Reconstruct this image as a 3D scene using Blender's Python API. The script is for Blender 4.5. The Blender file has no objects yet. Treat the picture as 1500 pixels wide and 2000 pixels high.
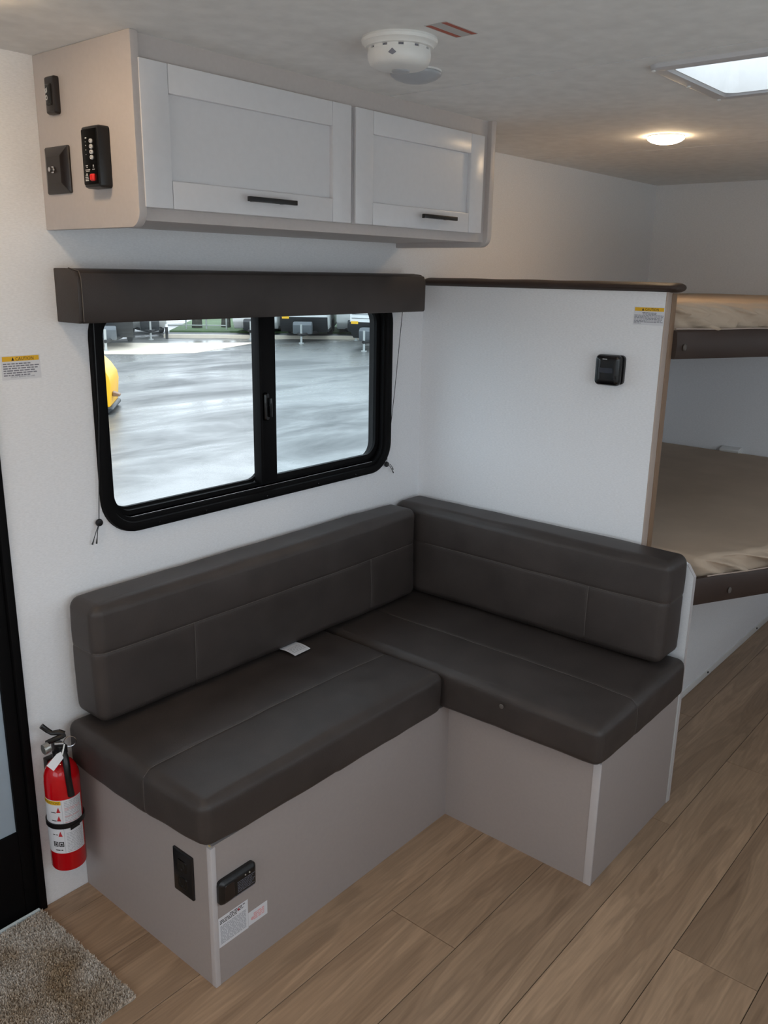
import bpy, bmesh, math, random
from mathutils import Vector, Matrix, noise
random.seed(7)
S = bpy.context.scene
C = S.collection

# ------------------------------------------------------------------ camera
cam_d = bpy.data.cameras.new('camera')
cam = bpy.data.objects.new('camera', cam_d); C.objects.link(cam)
FW = Vector((0.73755, 0.61981, -0.26788)).normalized()
RT = Vector((0.64695, -0.76236, 0.01614)); RT = (RT - FW * RT.dot(FW)).normalized()
UP = RT.cross(FW)
CAM = Vector((-2.35182, -1.82024, 1.56043))
M = Matrix((RT, UP, -FW)).transposed().to_4x4(); M.translation = CAM
cam.matrix_world = M
cam_d.sensor_fit = 'HORIZONTAL'; cam_d.sensor_width = 36.0
cam_d.lens = 1677.54 / 1500 * 36.0
cam_d.clip_start = 0.02; cam_d.clip_end = 500
S.camera = cam
# ------------------------------------------------------------------ world, light, exposure
SKY = 2.65
w = bpy.data.worlds.new('overcast_sky'); S.world = w; w.use_nodes = True
bg = w.node_tree.nodes['Background']
bg.inputs[0].default_value = (0.82, 0.92, 1.02, 1); bg.inputs[1].default_value = SKY
S.view_settings.view_transform = 'Standard'; S.view_settings.look = 'None'
S.view_settings.gamma = 1.0; S.view_settings.use_curve_mapping = False
S.view_settings.exposure = 0.08
LAMP = 42.0          # emission of a lit puck lens
def portal(name, loc, rot, sx, sy):
    l = bpy.data.lights.new(name, 'AREA'); l.shape = 'RECTANGLE'; l.size = sx; l.size_y = sy
    l.cycles.is_portal = True
    o = bpy.data.objects.new(name, l); C.objects.link(o); o.location = loc; o.rotation_euler = rot
H = 1.98; XF = -4.1; XR = 1.78; YR = -2.35
WINR = (-2.15, -0.45, 0.80, 1.80)      # unseen window behind the camera, enlarged for more daylight (x0,x1,z0,z1)
WINK = (-3.85, -2.45, 0.95, 1.80)  # unseen kitchen window, put in for extra daylight
WINB = (0.25, 1.25, 1.00, 1.72)        # unseen window opposite the bunks, added to brighten them
WINF = (-2.20, -0.15, 0.75, 1.85)      # unseen front wall window, made large to let in light (y0,y1,z0,z1)
R90 = math.pi / 2
portal('portal_behind', ((WINR[0]+WINR[1])/2, YR-.03, (WINR[2]+WINR[3])/2), (R90, 0, 0), WINR[1]-WINR[0], WINR[3]-WINR[2])
portal('portal_kitchen', ((WINK[0]+WINK[1])/2, YR-.03, (WINK[2]+WINK[3])/2), (R90, 0, 0), WINK[1]-WINK[0], WINK[3]-WINK[2])
portal('portal_bunks', ((WINB[0]+WINB[1])/2, YR-.03, (WINB[2]+WINB[3])/2), (R90, 0, 0), WINB[1]-WINB[0], WINB[3]-WINB[2])
portal('portal_front', (XF-.03, (WINF[0]+WINF[1])/2, (WINF[2]+WINF[3])/2), (R90, 0, -R90), WINF[1]-WINF[0], WINF[3]-WINF[2])
portal('portal_dinette', (-.71, .045, 1.22), (-R90, 0, 0), 1.02, .50)

# ------------------------------------------------------------------ materials
def srgb(r, g, b):
    f = lambda c: (c/12.92 if c <= .04045 else ((c+.055)/1.055)**2.4)
    return (f(r/255), f(g/255), f(b/255), 1)
class NT:
    def __init__(s, name):
        s.m = bpy.data.materials.new(name); s.m.use_nodes = True
        s.t = s.m.node_tree; s.n = s.t.nodes; s.b = s.n['Principled BSDF']
    def node(s, typ, **kw):
        n = s.n.new(typ)
        for k, v in kw.items():
            if hasattr(n, k): setattr(n, k, v)
            else: n.inputs[k].default_value = v
        return n
    def link(s, a, b): s.t.links.new(a, b)
def mat(name, col, rough=.5, metal=0, var=0.06, scale=40, bump=0.0, bscale=200, stretch=(1, 1, 1), spec=.5, detail=4, col2=None, bdist=.001):
    """principled with a noise-driven colour variation and a fine bump"""
    t = NT(name); c = col if len(col) == 4 else srgb(*col)
    t.b.inputs['Roughness'].default_value = rough; t.b.inputs['Metallic'].default_value = metal
    t.b.inputs['Specular IOR Level'].default_value = spec
    tc = t.node('ShaderNodeTexCoord'); mp = t.node('ShaderNodeMapping'); mp.inputs['Scale'].default_value = stretch
    t.link(tc.outputs['Object'], mp.inputs['Vector'])
    nz = t.node('ShaderNodeTexNoise'); nz.inputs['Scale'].default_value = scale; nz.inputs['Detail'].default_value = detail
    t.link(mp.outputs[0], nz.inputs['Vector'])
    rp = t.node('ShaderNodeValToRGB')
    rp.color_ramp.elements[0].position = .3; rp.color_ramp.elements[1].position = .7
    if col2 is None:
        rp.color_ramp.elements[0].color = [max(0, x*(1-var)) for x in c[:3]]+[1]
        rp.color_ramp.elements[1].color = [min(1, x*(1+var)) for x in c[:3]]+[1]
    else:
        rp.color_ramp.elements[0].color = c; rp.color_ramp.elements[1].color = col2 if len(col2) == 4 else srgb(*col2)
    t.link(nz.outputs[0], rp.inputs[0]); t.link(rp.outputs[0], t.b.inputs['Base Color'])
    if bump:
        n2 = t.node('ShaderNodeTexNoise'); n2.inputs['Scale'].default_value = bscale; n2.inputs['Detail'].default_value = 3
        t.link(mp.outputs[0], n2.inputs['Vector'])
        bp = t.node('ShaderNodeBump'); bp.inputs['Strength'].default_value = bump; bp.inputs['Distance'].default_value = bdist
        t.link(n2.outputs[0], bp.inputs['Height']); t.link(bp.outputs[0], t.b.inputs['Normal'])
    return t.m
def emat(name, col, strength):
    t = NT(name); t.b.inputs['Base Color'].default_value = srgb(240, 238, 230)
    t.b.inputs['Emission Color'].default_value = col; t.b.inputs['Emission Strength'].default_value = strength
    tc = t.node('ShaderNodeTexCoord'); nz = t.node('ShaderNodeTexNoise'); nz.inputs['Scale'].default_value = 30
    t.link(tc.outputs['Object'], nz.inputs['Vector'])
    mr = t.node('ShaderNodeMapRange'); mr.inputs[3].default_value = .35; mr.inputs[4].default_value = .5
    t.link(nz.outputs[0], mr.inputs[0]); t.link(mr.outputs[0], t.b.inputs['Roughness'])
    return t.m
def glassmat(name, tint, rough=0.0):
    t = NT(name); t.n.remove(t.b)
    out = t.n['Material Output']; tr = t.node('ShaderNodeBsdfTransparent'); gl = t.node('ShaderNodeBsdfGlossy')
    tr.inputs[0].default_value = tint; gl.inputs['Roughness'].default_value = .01; gl.inputs[0].default_value = (.9, .95, .97, 1)
    fr = t.node('ShaderNodeFresnel'); fr.inputs[0].default_value = 1.45
    mu = t.node('ShaderNodeMath', operation='MULTIPLY'); t.link(fr.outputs[0], mu.inputs[0])
    ge = t.node('ShaderNodeNewGeometry'); sb = t.node('ShaderNodeMath', operation='SUBTRACT'); sb.inputs[0].default_value = 1; t.link(ge.outputs['Backfacing'], sb.inputs[1]); t.link(sb.outputs[0], mu.inputs[1])
    mx = t.node('ShaderNodeMixShader'); t.link(mu.outputs[0], mx.inputs[0]); t.link(tr.outputs[0], mx.inputs[1]); t.link(gl.outputs[0], mx.inputs[2])
    t.link(mx.outputs[0], out.inputs[0]); return t.m
def translucent(name, col, mix=.5):
    t = NT(name); out = t.n['Material Output']
    t.b.inputs['Base Color'].default_value = col; t.b.inputs['Roughness'].default_value = .35
    tl = t.node('ShaderNodeBsdfTranslucent'); tl.inputs[0].default_value = col
    nz = t.node('ShaderNodeTexNoise'); nz.inputs['Scale'].default_value = 60
    mr = t.node('ShaderNodeMapRange'); mr.inputs[3].default_value = mix-.05; mr.inputs[4].default_value = mix+.05
    t.link(nz.outputs[0], mr.inputs[0])
    mx = t.node('ShaderNodeMixShader'); t.link(mr.outputs[0], mx.inputs[0]); t.link(t.b.outputs[0], mx.inputs[1]); t.link(tl.outputs[0], mx.inputs[2])
    t.link(mx.outputs[0], out.inputs[0]); return t.m
def woodmat(name):
    t = NT(name); b = t.b
    tc = t.node('ShaderNodeTexCoord'); oi = t.node('ShaderNodeObjectInfo')
    cb = t.node('ShaderNodeCombineXYZ'); m1 = t.node('ShaderNodeMath', operation='MULTIPLY'); m1.inputs[1].default_value = 53.0
    t.link(oi.outputs['Random'], m1.inputs[0]); t.link(m1.outputs[0], cb.inputs[0]); t.link(m1.outputs[0], cb.inputs[1])
    ad = t.node('ShaderNodeVectorMath', operation='ADD'); t.link(tc.outputs['Object'], ad.inputs[0]); t.link(cb.outputs[0], ad.inputs[1])
    # broad cathedral figure
    mp = t.node('ShaderNodeMapping'); mp.inputs['Scale'].default_value = (1.0, 8.5, 1); t.link(ad.outputs[0], mp.inputs['Vector'])
    n1 = t.node('ShaderNodeTexNoise'); n1.inputs['Scale'].default_value = 1.6; n1.inputs['Detail'].default_value = 4; n1.inputs['Distortion'].default_value = .6
    t.link(mp.outputs[0], n1.inputs['Vector'])
    # fine streaks
    mp2 = t.node('ShaderNodeMapping'); mp2.inputs['Scale'].default_value = (4, 110, 1); t.link(ad.outputs[0], mp2.inputs['Vector'])
    n2 = t.node('ShaderNodeTexNoise'); n2.inputs['Scale'].default_value = 1.5; n2.inputs['Detail'].default_value = 5
    t.link(mp2.outputs[0], n2.inputs['Vector'])
    # knots
    mp3 = t.node('ShaderNodeMapping'); mp3.inputs['Scale'].default_value = (1.7, 4.2, 1); t.link(ad.outputs[0], mp3.inputs['Vector'])
    vo = t.node('ShaderNodeTexVoronoi'); vo.inputs['Scale'].default_value = 1.3; t.link(mp3.outputs[0], vo.inputs['Vector'])
    kr = t.node('ShaderNodeMapRange'); kr.inputs[1].default_value = .02; kr.inputs[2].default_value = .12; kr.inputs[3].default_value = 1; kr.inputs[4].default_value = 0
    t.link(vo.outputs['Distance'], kr.inputs[0])
    # grain rings: bands of the distorted figure
    wv = t.node('ShaderNodeMath', operation='MULTIPLY'); wv.inputs[1].default_value = 55; t.link(n1.outputs[0], wv.inputs[0])
    sn = t.node('ShaderNodeMath', operation='SINE'); t.link(wv.outputs[0], sn.inputs[0])
    r1 = t.node('ShaderNodeValToRGB'); e = r1.color_ramp.elements
    e[0].position = .28; e[0].color = srgb(142, 116, 93); e[1].position = .72; e[1].color = srgb(182, 152, 124)
    t.link(n1.outputs[0], r1.inputs[0])
    def mul(prev, fac_out, lo, hi, a=0, bb=1):
        mr = t.node('ShaderNodeMapRange'); mr.inputs[1].default_value = a; mr.inputs[2].default_value = bb; mr.inputs[3].default_value = lo; mr.inputs[4].default_value = hi
        t.link(fac_out, mr.inputs[0])
        mx = t.node('ShaderNodeVectorMath', operation='MULTIPLY'); cc = t.node('ShaderNodeCombineXYZ')
        for i in range(3): t.link(mr.outputs[0], cc.inputs[i])
        t.link(prev, mx.inputs[0]); t.link(cc.outputs[0], mx.inputs[1]); return mx.outputs[0]
    col = mul(r1.outputs[0], n2.outputs[0], .88, 1.12, .25, .75)
    col = mul(col, sn.outputs[0], .90, 1.06, -1, 1)
    col = mul(col, kr.outputs[0], 1.0, .55)
    col = mul(col, oi.outputs['Random'], .88, 1.10)
    t.link(col, b.inputs['Base Color']); b.inputs['Roughness'].default_value = .42; b.inputs['Specular IOR Level'].default_value = .4
    bp = t.node('ShaderNodeBump'); bp.inputs['Strength'].default_value = .15; bp.inputs['Distance'].default_value = .001
    t.link(n2.outputs[0], bp.inputs['Height']); t.link(bp.outputs[0], b.inputs['Normal'])
    return t.m
def asphaltmat(name):
    t = NT(name); b = t.b; tc = t.node('ShaderNodeTexCoord')
    mp = t.node('ShaderNodeMapping'); mp.inputs['Rotation'].default_value = (0, 0, .7); mp.inputs['Scale'].default_value = (.28, .7, 1)
    t.link(tc.outputs['Object'], mp.inputs['Vector'])
    n1 = t.node('ShaderNodeTexNoise'); n1.inputs['Scale'].default_value = .9; n1.inputs['Detail'].default_value = 6; n1.inputs['Roughness'].default_value = .62; n1.inputs['Distortion'].default_value = .5
    t.link(mp.outputs[0], n1.inputs['Vector'])
    r1 = t.node('ShaderNodeValToRGB'); e = r1.color_ramp.elements
    e[0].position = .36; e[0].color = srgb(70, 71, 70); e[1].position = .62; e[1].color = srgb(112, 112, 109)
    t.link(n1.outputs[0], r1.inputs[0])
    # expansion joints: stretched voronoi cells
    vo = t.node('ShaderNodeTexVoronoi', feature='DISTANCE_TO_EDGE'); vo.inputs['Scale'].default_value = .33
    t.link(tc.outputs['Object'], vo.inputs['Vector'])
    jr = t.node('ShaderNodeMapRange'); jr.inputs[1].default_value = 0; jr.inputs[2].default_value = .015; jr.inputs[3].default_value = .8; jr.inputs[4].default_value = 1
    t.link(vo.outputs['Distance'], jr.inputs[0])
    mx = t.node('ShaderNodeMix', data_type='RGBA', blend_type='MULTIPLY'); mx.inputs[0].default_value = 1
    t.link(r1.outputs[0], mx.inputs[6]); t.link(jr.outputs[0], mx.inputs[7]); t.link(mx.outputs[2], b.inputs['Base Color'])
    rr = t.node('ShaderNodeMapRange'); rr.inputs[1].default_value = .35; rr.inputs[2].default_value = .65; rr.inputs[3].default_value = .55; rr.inputs[4].default_value = .16
    t.link(n1.outputs[0], rr.inputs[0]); t.link(rr.outputs[0], b.inputs['Roughness'])
    b.inputs['Specular IOR Level'].default_value = .42
    n3 = t.node('ShaderNodeTexNoise'); n3.inputs['Scale'].default_value = 30; t.link(tc.outputs['Object'], n3.inputs['Vector'])
    bp = t.node('ShaderNodeBump'); bp.inputs['Strength'].default_value = .25; bp.inputs['Distance'].default_value = .01
    t.link(n3.outputs[0], bp.inputs['Height']); t.link(bp.outputs[0], b.inputs['Normal'])
    return t.m
WALL = mat('linen_wallpaper', (238, 238, 240), .75, var=.05, scale=9, stretch=(14, 14, 60), bump=.12, bscale=14, detail=6, spec=.25)
CEIL = mat('ceiling_vinyl', (238, 238, 237), .8, var=.05, scale=26, bump=.1, bscale=160, detail=6, spec=.2)
OUTER = mat('outer_skin', (215, 215, 215), .5)
TAUPE = mat('taupe_vinyl_shaded', (164, 154, 150), .42, var=.02, scale=120, bump=.05, bscale=500, spec=.4)  # darker than the cabinet taupe: weaker light near the floor is in the colour
TAUPEC = mat('taupe_cabinet_lit', (196, 188, 185), .42, var=.02, scale=120, bump=.05, bscale=500, spec=.4)  # lighter copy of the bench taupe, with the brighter light up high painted in
TAUPED = mat('taupe_edge_band', (196, 190, 190), .4, var=.02)
DOORM = mat('grey_cabinet_foil', (222, 221, 224), .3, var=.015, scale=60, spec=.5)
PLY = mat('raw_plywood', (196, 172, 120), .7, var=.12, scale=6, stretch=(1, 30, 1))
LEATH = mat('brown_leatherette', (60, 53, 50), .48, var=.17, scale=9, bump=.28, bscale=420, detail=5, spec=.42, bdist=.0012)
THREAD = mat('brown_thread', (92, 85, 80), .7, var=.1, scale=300)
BLACK = mat('black_plastic', (17, 15, 16), .35, var=.1, scale=80, bump=.03, bscale=700)
BLACKG = mat('black_gloss_plastic', (10, 10, 11), .16, var=.05)
BRNBLK = mat('dark_brown_plastic', (34, 27, 26), .3, var=.08, scale=80)
RUBBER = mat('black_window_rubber', (9, 8, 9), .6, spec=.12, var=.1, scale=60)
WHITEP = mat('white_plastic', (232, 232, 230), .38, var=.015, scale=60)
FRAMEP = mat('skylight_frame_plastic', (205, 206, 210), .45, var=.015, scale=60)
GREYLENS = mat('unlit_lens', (176, 180, 186), .3, var=.03, scale=40)
PAPER = mat('sticker_paper', (222, 222, 226), .5, var=.015, scale=90)
YELLOW = mat('caution_yellow', (232, 180, 22), .5, var=.03)
INK = mat('print_ink', (28, 26, 28), .6, var=.05)
INKG = mat('grey_print', (128, 128, 138), .6, var=.05)
INKL = mat('light_grey_print', (170, 172, 178), .6, var=.05)
INKR = mat('red_print', (190, 44, 50), .6, var=.05)
PINK = mat('pink_print', (224, 170, 172), .6, var=.05)
WPRINT = mat('white_print', (215, 215, 215), .6, var=.03)
REDP = mat('red_enamel', (196, 12, 22), .12, var=.03, scale=20)
REDB = mat('red_button', (225, 30, 22), .35, var=.03)
CHROME = mat('chrome', (200, 200, 202), .18, 1.0, var=.03)
ALU = mat('brushed_gauge_metal', (176, 174, 168), .35, .8, var=.05)
TAPE = mat('orange_red_tape', (176, 82, 58), .5, var=.1, scale=60)
TAPEB = mat('clear_film', (188, 187, 185), .4, var=.03)
TAN = mat('tan_lamplit_trim', (134, 106, 83), .45, var=.03, scale=12, stretch=(30, 30, 2))  # browner than the end cap: warm lamplight on the bunk post is in the colour
TAPUE = mat('taupe_trim', (176, 158, 146), .45, var=.02, scale=12, stretch=(30, 30, 2))
BROWN = mat('brown_vinyl_fascia', (62, 49, 43), .55, spec=.3, var=.1, scale=9, bump=.2, bscale=300)
MATT = mat('mattress_fabric', (188, 168, 148), .75, var=.07, scale=3, stretch=(2, 2, 2), bump=.2, bscale=260, spec=.2)
CARPET = mat('carpet_backing', (170, 160, 146), .95, var=.2, scale=60, spec=.1)
WOOD = woodmat('oak_vinyl_plank')
SUB = mat('floor_joint', (58, 46, 36), .7, var=.1)
FROST = mat('frosted_door_glass', (158, 172, 184), .3, var=.02, scale=4)
GLASSL = glassmat('clear_glass', (.98, .99, .99, 1)); GLASSR = glassmat('tinted_glass', (.87, .91, .92, 1))
DOME = translucent('dome_acrylic', (.97, .98, .99, 1), .92)
WARM = (1.0, .72, .44, 1)
LIT = emat('lit_lens', WARM, LAMP)
def pilemat():
    t = NT('carpet_pile'); tc = t.node('ShaderNodeTexCoord')
    n1 = t.node('ShaderNodeTexNoise'); n1.inputs['Scale'].default_value = 7; n1.inputs['Detail'].default_value = 3; t.link(tc.outputs['Object'], n1.inputs['Vector'])
    n2 = t.node('ShaderNodeTexNoise'); n2.inputs['Scale'].default_value = 180; t.link(tc.outputs['Object'], n2.inputs['Vector'])
    r = t.node('ShaderNodeValToRGB'); e = r.color_ramp.elements
    e[0].position = .40; e[0].color = srgb(222, 213, 203); e[1].position = .68; e[1].color = srgb(182, 160, 134)
    t.link(n1.outputs[0], r.inputs[0])
    mr = t.node('ShaderNodeMapRange'); mr.inputs[1].default_value = .3; mr.inputs[2].default_value = .7; mr.inputs[3].default_value = .72; mr.inputs[4].default_value = 1.2
    t.link(n2.outputs[0], mr.inputs[0])
    mx = t.node('ShaderNodeMix', data_type='RGBA', blend_type='MULTIPLY'); mx.inputs[0].default_value = 1
    t.link(r.outputs[0], mx.inputs[6]); t.link(mr.outputs[0], mx.inputs[7]); t.link(mx.outputs[2], t.b.inputs['Base Color'])
    t.b.inputs['Roughness'].default_value = .95; t.b.inputs['Specular IOR Level'].default_value = .1
    return t.m
PILE = pilemat()

# ------------------------------------------------------------------ mesh helpers
ORG = {}                      # world origin of unrotated parents
def tag(o, label=None, cat=None, group=None, kind=None):
    if label: o['label'] = label
    if cat: o['category'] = cat
    if group: o['group'] = group
    if kind: o['kind'] = kind
    return o
def tomesh(name, bm, m, smooth):
    me = bpy.data.meshes.new(name); bm.normal_update(); bm.to_mesh(me); bm.free()
    if m: me.materials.append(m)
    if smooth:
        for p in me.polygons: p.use_smooth = True
        me.update()
        if smooth is not True: me.set_sharp_from_angle(angle=smooth)
    return me
def thing(name, loc, label=None, cat=None, group=None, kind=None, rz=0):
    o = bpy.data.objects.new(name, None); C.objects.link(o); o.location = loc; o.rotation_euler = (0, 0, rz)
    o.empty_display_size = .05; ORG[o] = Vector(loc) if rz == 0 else None
    return tag(o, label, cat, group, kind)
def part(name, bm, m, parent=None, smooth=.6, local=False, label=None, kind=None):
    """mesh object; bm in world coordinates unless local"""
    if parent is None:
        vs = [v.co for v in bm.verts]
        org = Vector(((min(v.x for v in vs)+max(v.x for v in vs))/2, (min(v.y for v in vs)+max(v.y for v in vs))/2, min(v.z for v in vs)))
    else: org = ORG[parent] if not local else None
    if org is not None: bmesh.ops.translate(bm, verts=bm.verts, vec=-org)
    o = bpy.data.objects.new(name, tomesh(name, bm, m, smooth)); C.objects.link(o)
    if parent is None: o.location = org
    else: o.parent = parent
    ORG[o] = org
    return tag(o, label, None, None, kind)
def BM(): return bmesh.new()
def box(bm, x0, x1, y0, y1, z0, z1, bev=0, seg=2):
    r = bmesh.ops.create_cube(bm, size=1)
    vs = r['verts']
    for v in vs: v.co = Vector(((x0+x1)/2+v.co.x*(x1-x0), (y0+y1)/2+v.co.y*(y1-y0), (z0+z1)/2+v.co.z*(z1-z0)))
    if bev:
        es = list({e for v in vs for e in v.link_edges})
        bmesh.ops.bevel(bm, geom=es, offset=bev, segments=seg, affect='EDGES', profile=.6)
    return bm
def B(*a, **k): return box(BM(), *a, **k)
def prism(bm, pts, axis, a, b):
    """extrude 2-D polygon pts along axis ('x': pts=(y,z), 'y': pts=(x,z), 'z': pts=(x,y)) from a to b"""
    mk = {'x': lambda p, t: (t, p[0], p[1]), 'y': lambda p, t: (p[0], t, p[1]), 'z': lambda p, t: (p[0], p[1], t)}[axis]
    A = [bm.verts.new(mk(p, a)) for p in pts]; Bv = [bm.verts.new(mk(p, b)) for p in pts]
    n = len(pts); fs = [bm.faces.new(A), bm.faces.new(Bv[::-1])]
    for i in range(n): fs.append(bm.faces.new((A[i], Bv[i], Bv[(i+1) % n], A[(i+1) % n])))
    bmesh.ops.recalc_face_normals(bm, faces=fs); return bm
def bevel_all(bm, off, seg=2, ang=.5):
    es = [e for e in bm.edges if len(e.link_faces) == 2 and e.calc_face_angle(0) > ang]
    bmesh.ops.bevel(bm, geom=es, offset=off, segments=seg, affect='EDGES', profile=.6); return bm
def lathe(bm, prof, c, n=40, axis='z'):
    """prof: list of (r, h); around axis at c"""
    rings = []
    for r, h in prof:
        ring = []
        for i in range(n):
            a = 2*math.pi*i/n; p = (r*math.cos(a), r*math.sin(a), h)
            if axis == 'y': p = (p[0], p[2], p[1])
            if axis == 'x': p = (p[2], p[0], p[1])
            ring.append(bm.verts.new((c[0]+p[0], c[1]+p[1], c[2]+p[2])))
        rings.append(ring)
    fs = []
    for k in range(len(rings)-1):
        for i in range(n): fs.append(bm.faces.new((rings[k][i], rings[k][(i+1) % n], rings[k+1][(i+1) % n], rings[k+1][i])))
    fs.append(bm.faces.new(rings[0])); fs.append(bm.faces.new(rings[-1]))
    bmesh.ops.recalc_face_normals(bm, faces=fs); return bm
def tube(bm, pts, r, n=8, closed=False):
    pts = [Vector(p) for p in pts]; rings = []; N = len(pts); ref = None
    for i, p in enumerate(pts):
        a = pts[(i-1) % N] if (closed or i > 0) else p; b = pts[(i+1) % N] if (closed or i < N-1) else p
        d = (b-a).normalized()
        if ref is None: ref = d.orthogonal().normalized()
        ref = (ref-d*ref.dot(d)).normalized(); s = d.cross(ref)
        rr = r[i] if isinstance(r, (list, tuple)) else r
        rings.append([bm.verts.new(p+(ref*math.cos(2*math.pi*k/n)+s*math.sin(2*math.pi*k/n))*rr) for k in range(n)])
    fs = []
    for i in range(N if closed else N-1):
        A, Bq = rings[i], rings[(i+1) % N]
        for k in range(n): fs.append(bm.faces.new((A[k], A[(k+1) % n], Bq[(k+1) % n], Bq[k])))
    if not closed: fs += [bm.faces.new(rings[0][::-1]), bm.faces.new(rings[-1])]
    bmesh.ops.recalc_face_normals(bm, faces=fs); return bm
def rrect(x0, x1, z0, z1, r, n=8):
    pts = []
    for cx, cz, a0 in ((x1-r, z0+r, -90), (x1-r, z1-r, 0), (x0+r, z1-r, 90), (x0+r, z0+r, 180)):
        for i in range(n+1):
            a = math.radians(a0+90*i/n); pts.append((cx+r*math.cos(a), cz+r*math.sin(a)))
    return pts
def loft(bm, loops, closed_profile=False, caps=False):
    vs = [[bm.verts.new(p) for p in L] for L in loops]; n = len(loops[0]); fs = []
    K = len(vs) if closed_profile else len(vs)-1
    for k in range(K):
        A, Bq = vs[k], vs[(k+1) % len(vs)]
        for i in range(n): fs.append(bm.faces.new((A[i], A[(i+1) % n], Bq[(i+1) % n], Bq[i])))
    if caps: fs += [bm.faces.new(vs[0]), bm.faces.new(vs[-1][::-1])]
    bmesh.ops.recalc_face_normals(bm, faces=fs); return bm
class Flat:
    """a plane on a surface: origin, right, up; normal towards the viewer"""
    def __init__(s, o, r, u): s.o = Vector(o); s.r = Vector(r); s.u = Vector(u); s.n = s.r.cross(s.u)
    def p(s, a, b, h=0): return s.o+s.r*a+s.u*b+s.n*h
    def rect(s, bm, a0, a1, b0, b1, h0, h1, bev=0, seg=2):
        vs = [bm.verts.new(s.p(a, b, h)) for h in (h0, h1) for a, b in ((a0, b0), (a1, b0), (a1, b1), (a0, b1))]
        fs = [bm.faces.new([vs[i] for i in f]) for f in ((3, 2, 1, 0), (4, 5, 6, 7), (0, 1, 5, 4), (1, 2, 6, 5), (2, 3, 7, 6), (3, 0, 4, 7))]
        if bev: bmesh.ops.bevel(bm, geom=list({e for f in fs for e in f.edges}), offset=bev, segments=seg, affect='EDGES', profile=.6)
        return bm
    def poly(s, bm, pts, h0, h1):
        A = [bm.verts.new(s.p(a, b, h0)) for a, b in pts]; Bv = [bm.verts.new(s.p(a, b, h1)) for a, b in pts]; n = len(pts)
        fs = [bm.faces.new(A[::-1]), bm.faces.new(Bv)]+[bm.faces.new((A[i], A[(i+1) % n], Bv[(i+1) % n], Bv[i])) for i in range(n)]
        bmesh.ops.recalc_face_normals(bm, faces=fs); return bm
    def rloft(s, bm, a0, a1, b0, b1, r, prof, n=6):
        """rounded-rectangle solid; prof = [(inset, height)...]"""
        loops = []
        for ins, h in prof:
            loops.append([s.p(a, b, h) for a, b in rrect(a0+ins, a1-ins, b0+ins, b1-ins, max(r-ins, .0008), n)])
        return loft(bm, loops, caps=True)
    def disc(s, bm, a, b, r, h0, h1, n=20): return s.poly(bm, [(a+r*math.cos(2*math.pi*i/n), b+r*math.sin(2*math.pi*i/n)) for i in range(n)], h0, h1)
_txt = {}
def text_mesh(txt, align):
    k = (txt, align)
    if k not in _txt:
        cu = bpy.data.curves.new('t', 'FONT'); cu.body = txt; cu.align_x = align; cu.resolution_u = 2
        ob = bpy.data.objects.new('t', cu); C.objects.link(ob)
        dg = bpy.context.evaluated_depsgraph_get(); me = bpy.data.meshes.new_from_object(ob.evaluated_get(dg))
        _txt[k] = ([tuple(v.co) for v in me.vertices], [tuple(p.vertices) for p in me.polygons])
        bpy.data.objects.remove(ob); bpy.data.curves.remove(cu); bpy.data.meshes.remove(me)
    return _txt[k]
def put_text(bm, txt, fn, size, align='LEFT', wide=1.0):
    """fn(a, b) -> world point for text-plane coordinates in metres"""
    vs, fs = text_mesh(txt, align)
    V = [bm.verts.new(fn(v[0]*size*wide, v[1]*size)) for v in vs]
    for f in fs:
        try: bm.faces.new([V[i] for i in f])
        except ValueError: pass
    return bm
def wordlines(rng, a0, a1, hgt, fill=.9):
    """segments of greeked print on one line"""
    out = []; a = a0; end = a0+(a1-a0)*fill
    while a < end:
        L = rng.uniform(1.5, 5)*hgt*.9; out.append((a, min(a+L, end))); a += L+hgt*.6
    return out
def copy_tree(o, parent=None):
    c = o.copy(); C.objects.link(c); c.parent = parent
    for ch in list(o.children): copy_tree(ch, c)
    return c

# ------------------------------------------------------------------ room shell
def struct(name, bm, m, parent=None, smooth=False):
    o = part(name, bm, m, parent, smooth)
    if parent is None: o['kind'] = 'structure'
    return o
# floor: sub-floor slab + individual planks
fl = struct('floor', B(XF-.05, XR+.05, YR-.05, .05, -.06, -.0035), SUB)
PW = .198; row0 = -.0735
ends = {0: -.62, 1: .25, 2: -.35, 3: -.35, 4: -.923, 5: -.108, 6: .357, 7: -.572, 8: .30, 9: -.75, 10: .1, 11: -.9, 12: .2}
for k in range(0, 13):
    y1 = 0 if k == 0 else row0-(k-1)*PW
    y0 = max(YR, row0-k*PW)
    if y1-y0 < .01: continue
    e0 = ends.get(k, 0.0); L = 1.5; x = e0-math.ceil((e0-XF)/L)*L
    while x < XR:
        a, b = max(x, XF), min(x+L, XR); x += L
        if b-a < .02: continue
        bm = B(a+.0009, b-.0009, y0+.0009, y1-.0009, -.0034, 0, bev=.0007, seg=1)
        part('plank', bm, WOOD, fl, smooth=False)
        # object origin at the plank's own centre so the grain runs per plank
        o = C.objects[-1]; c = Vector(((a+b)/2, (y0+y1)/2, 0))-ORG[fl]
        for v in o.data.vertices: v.co -= c
        o.location = c
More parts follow.
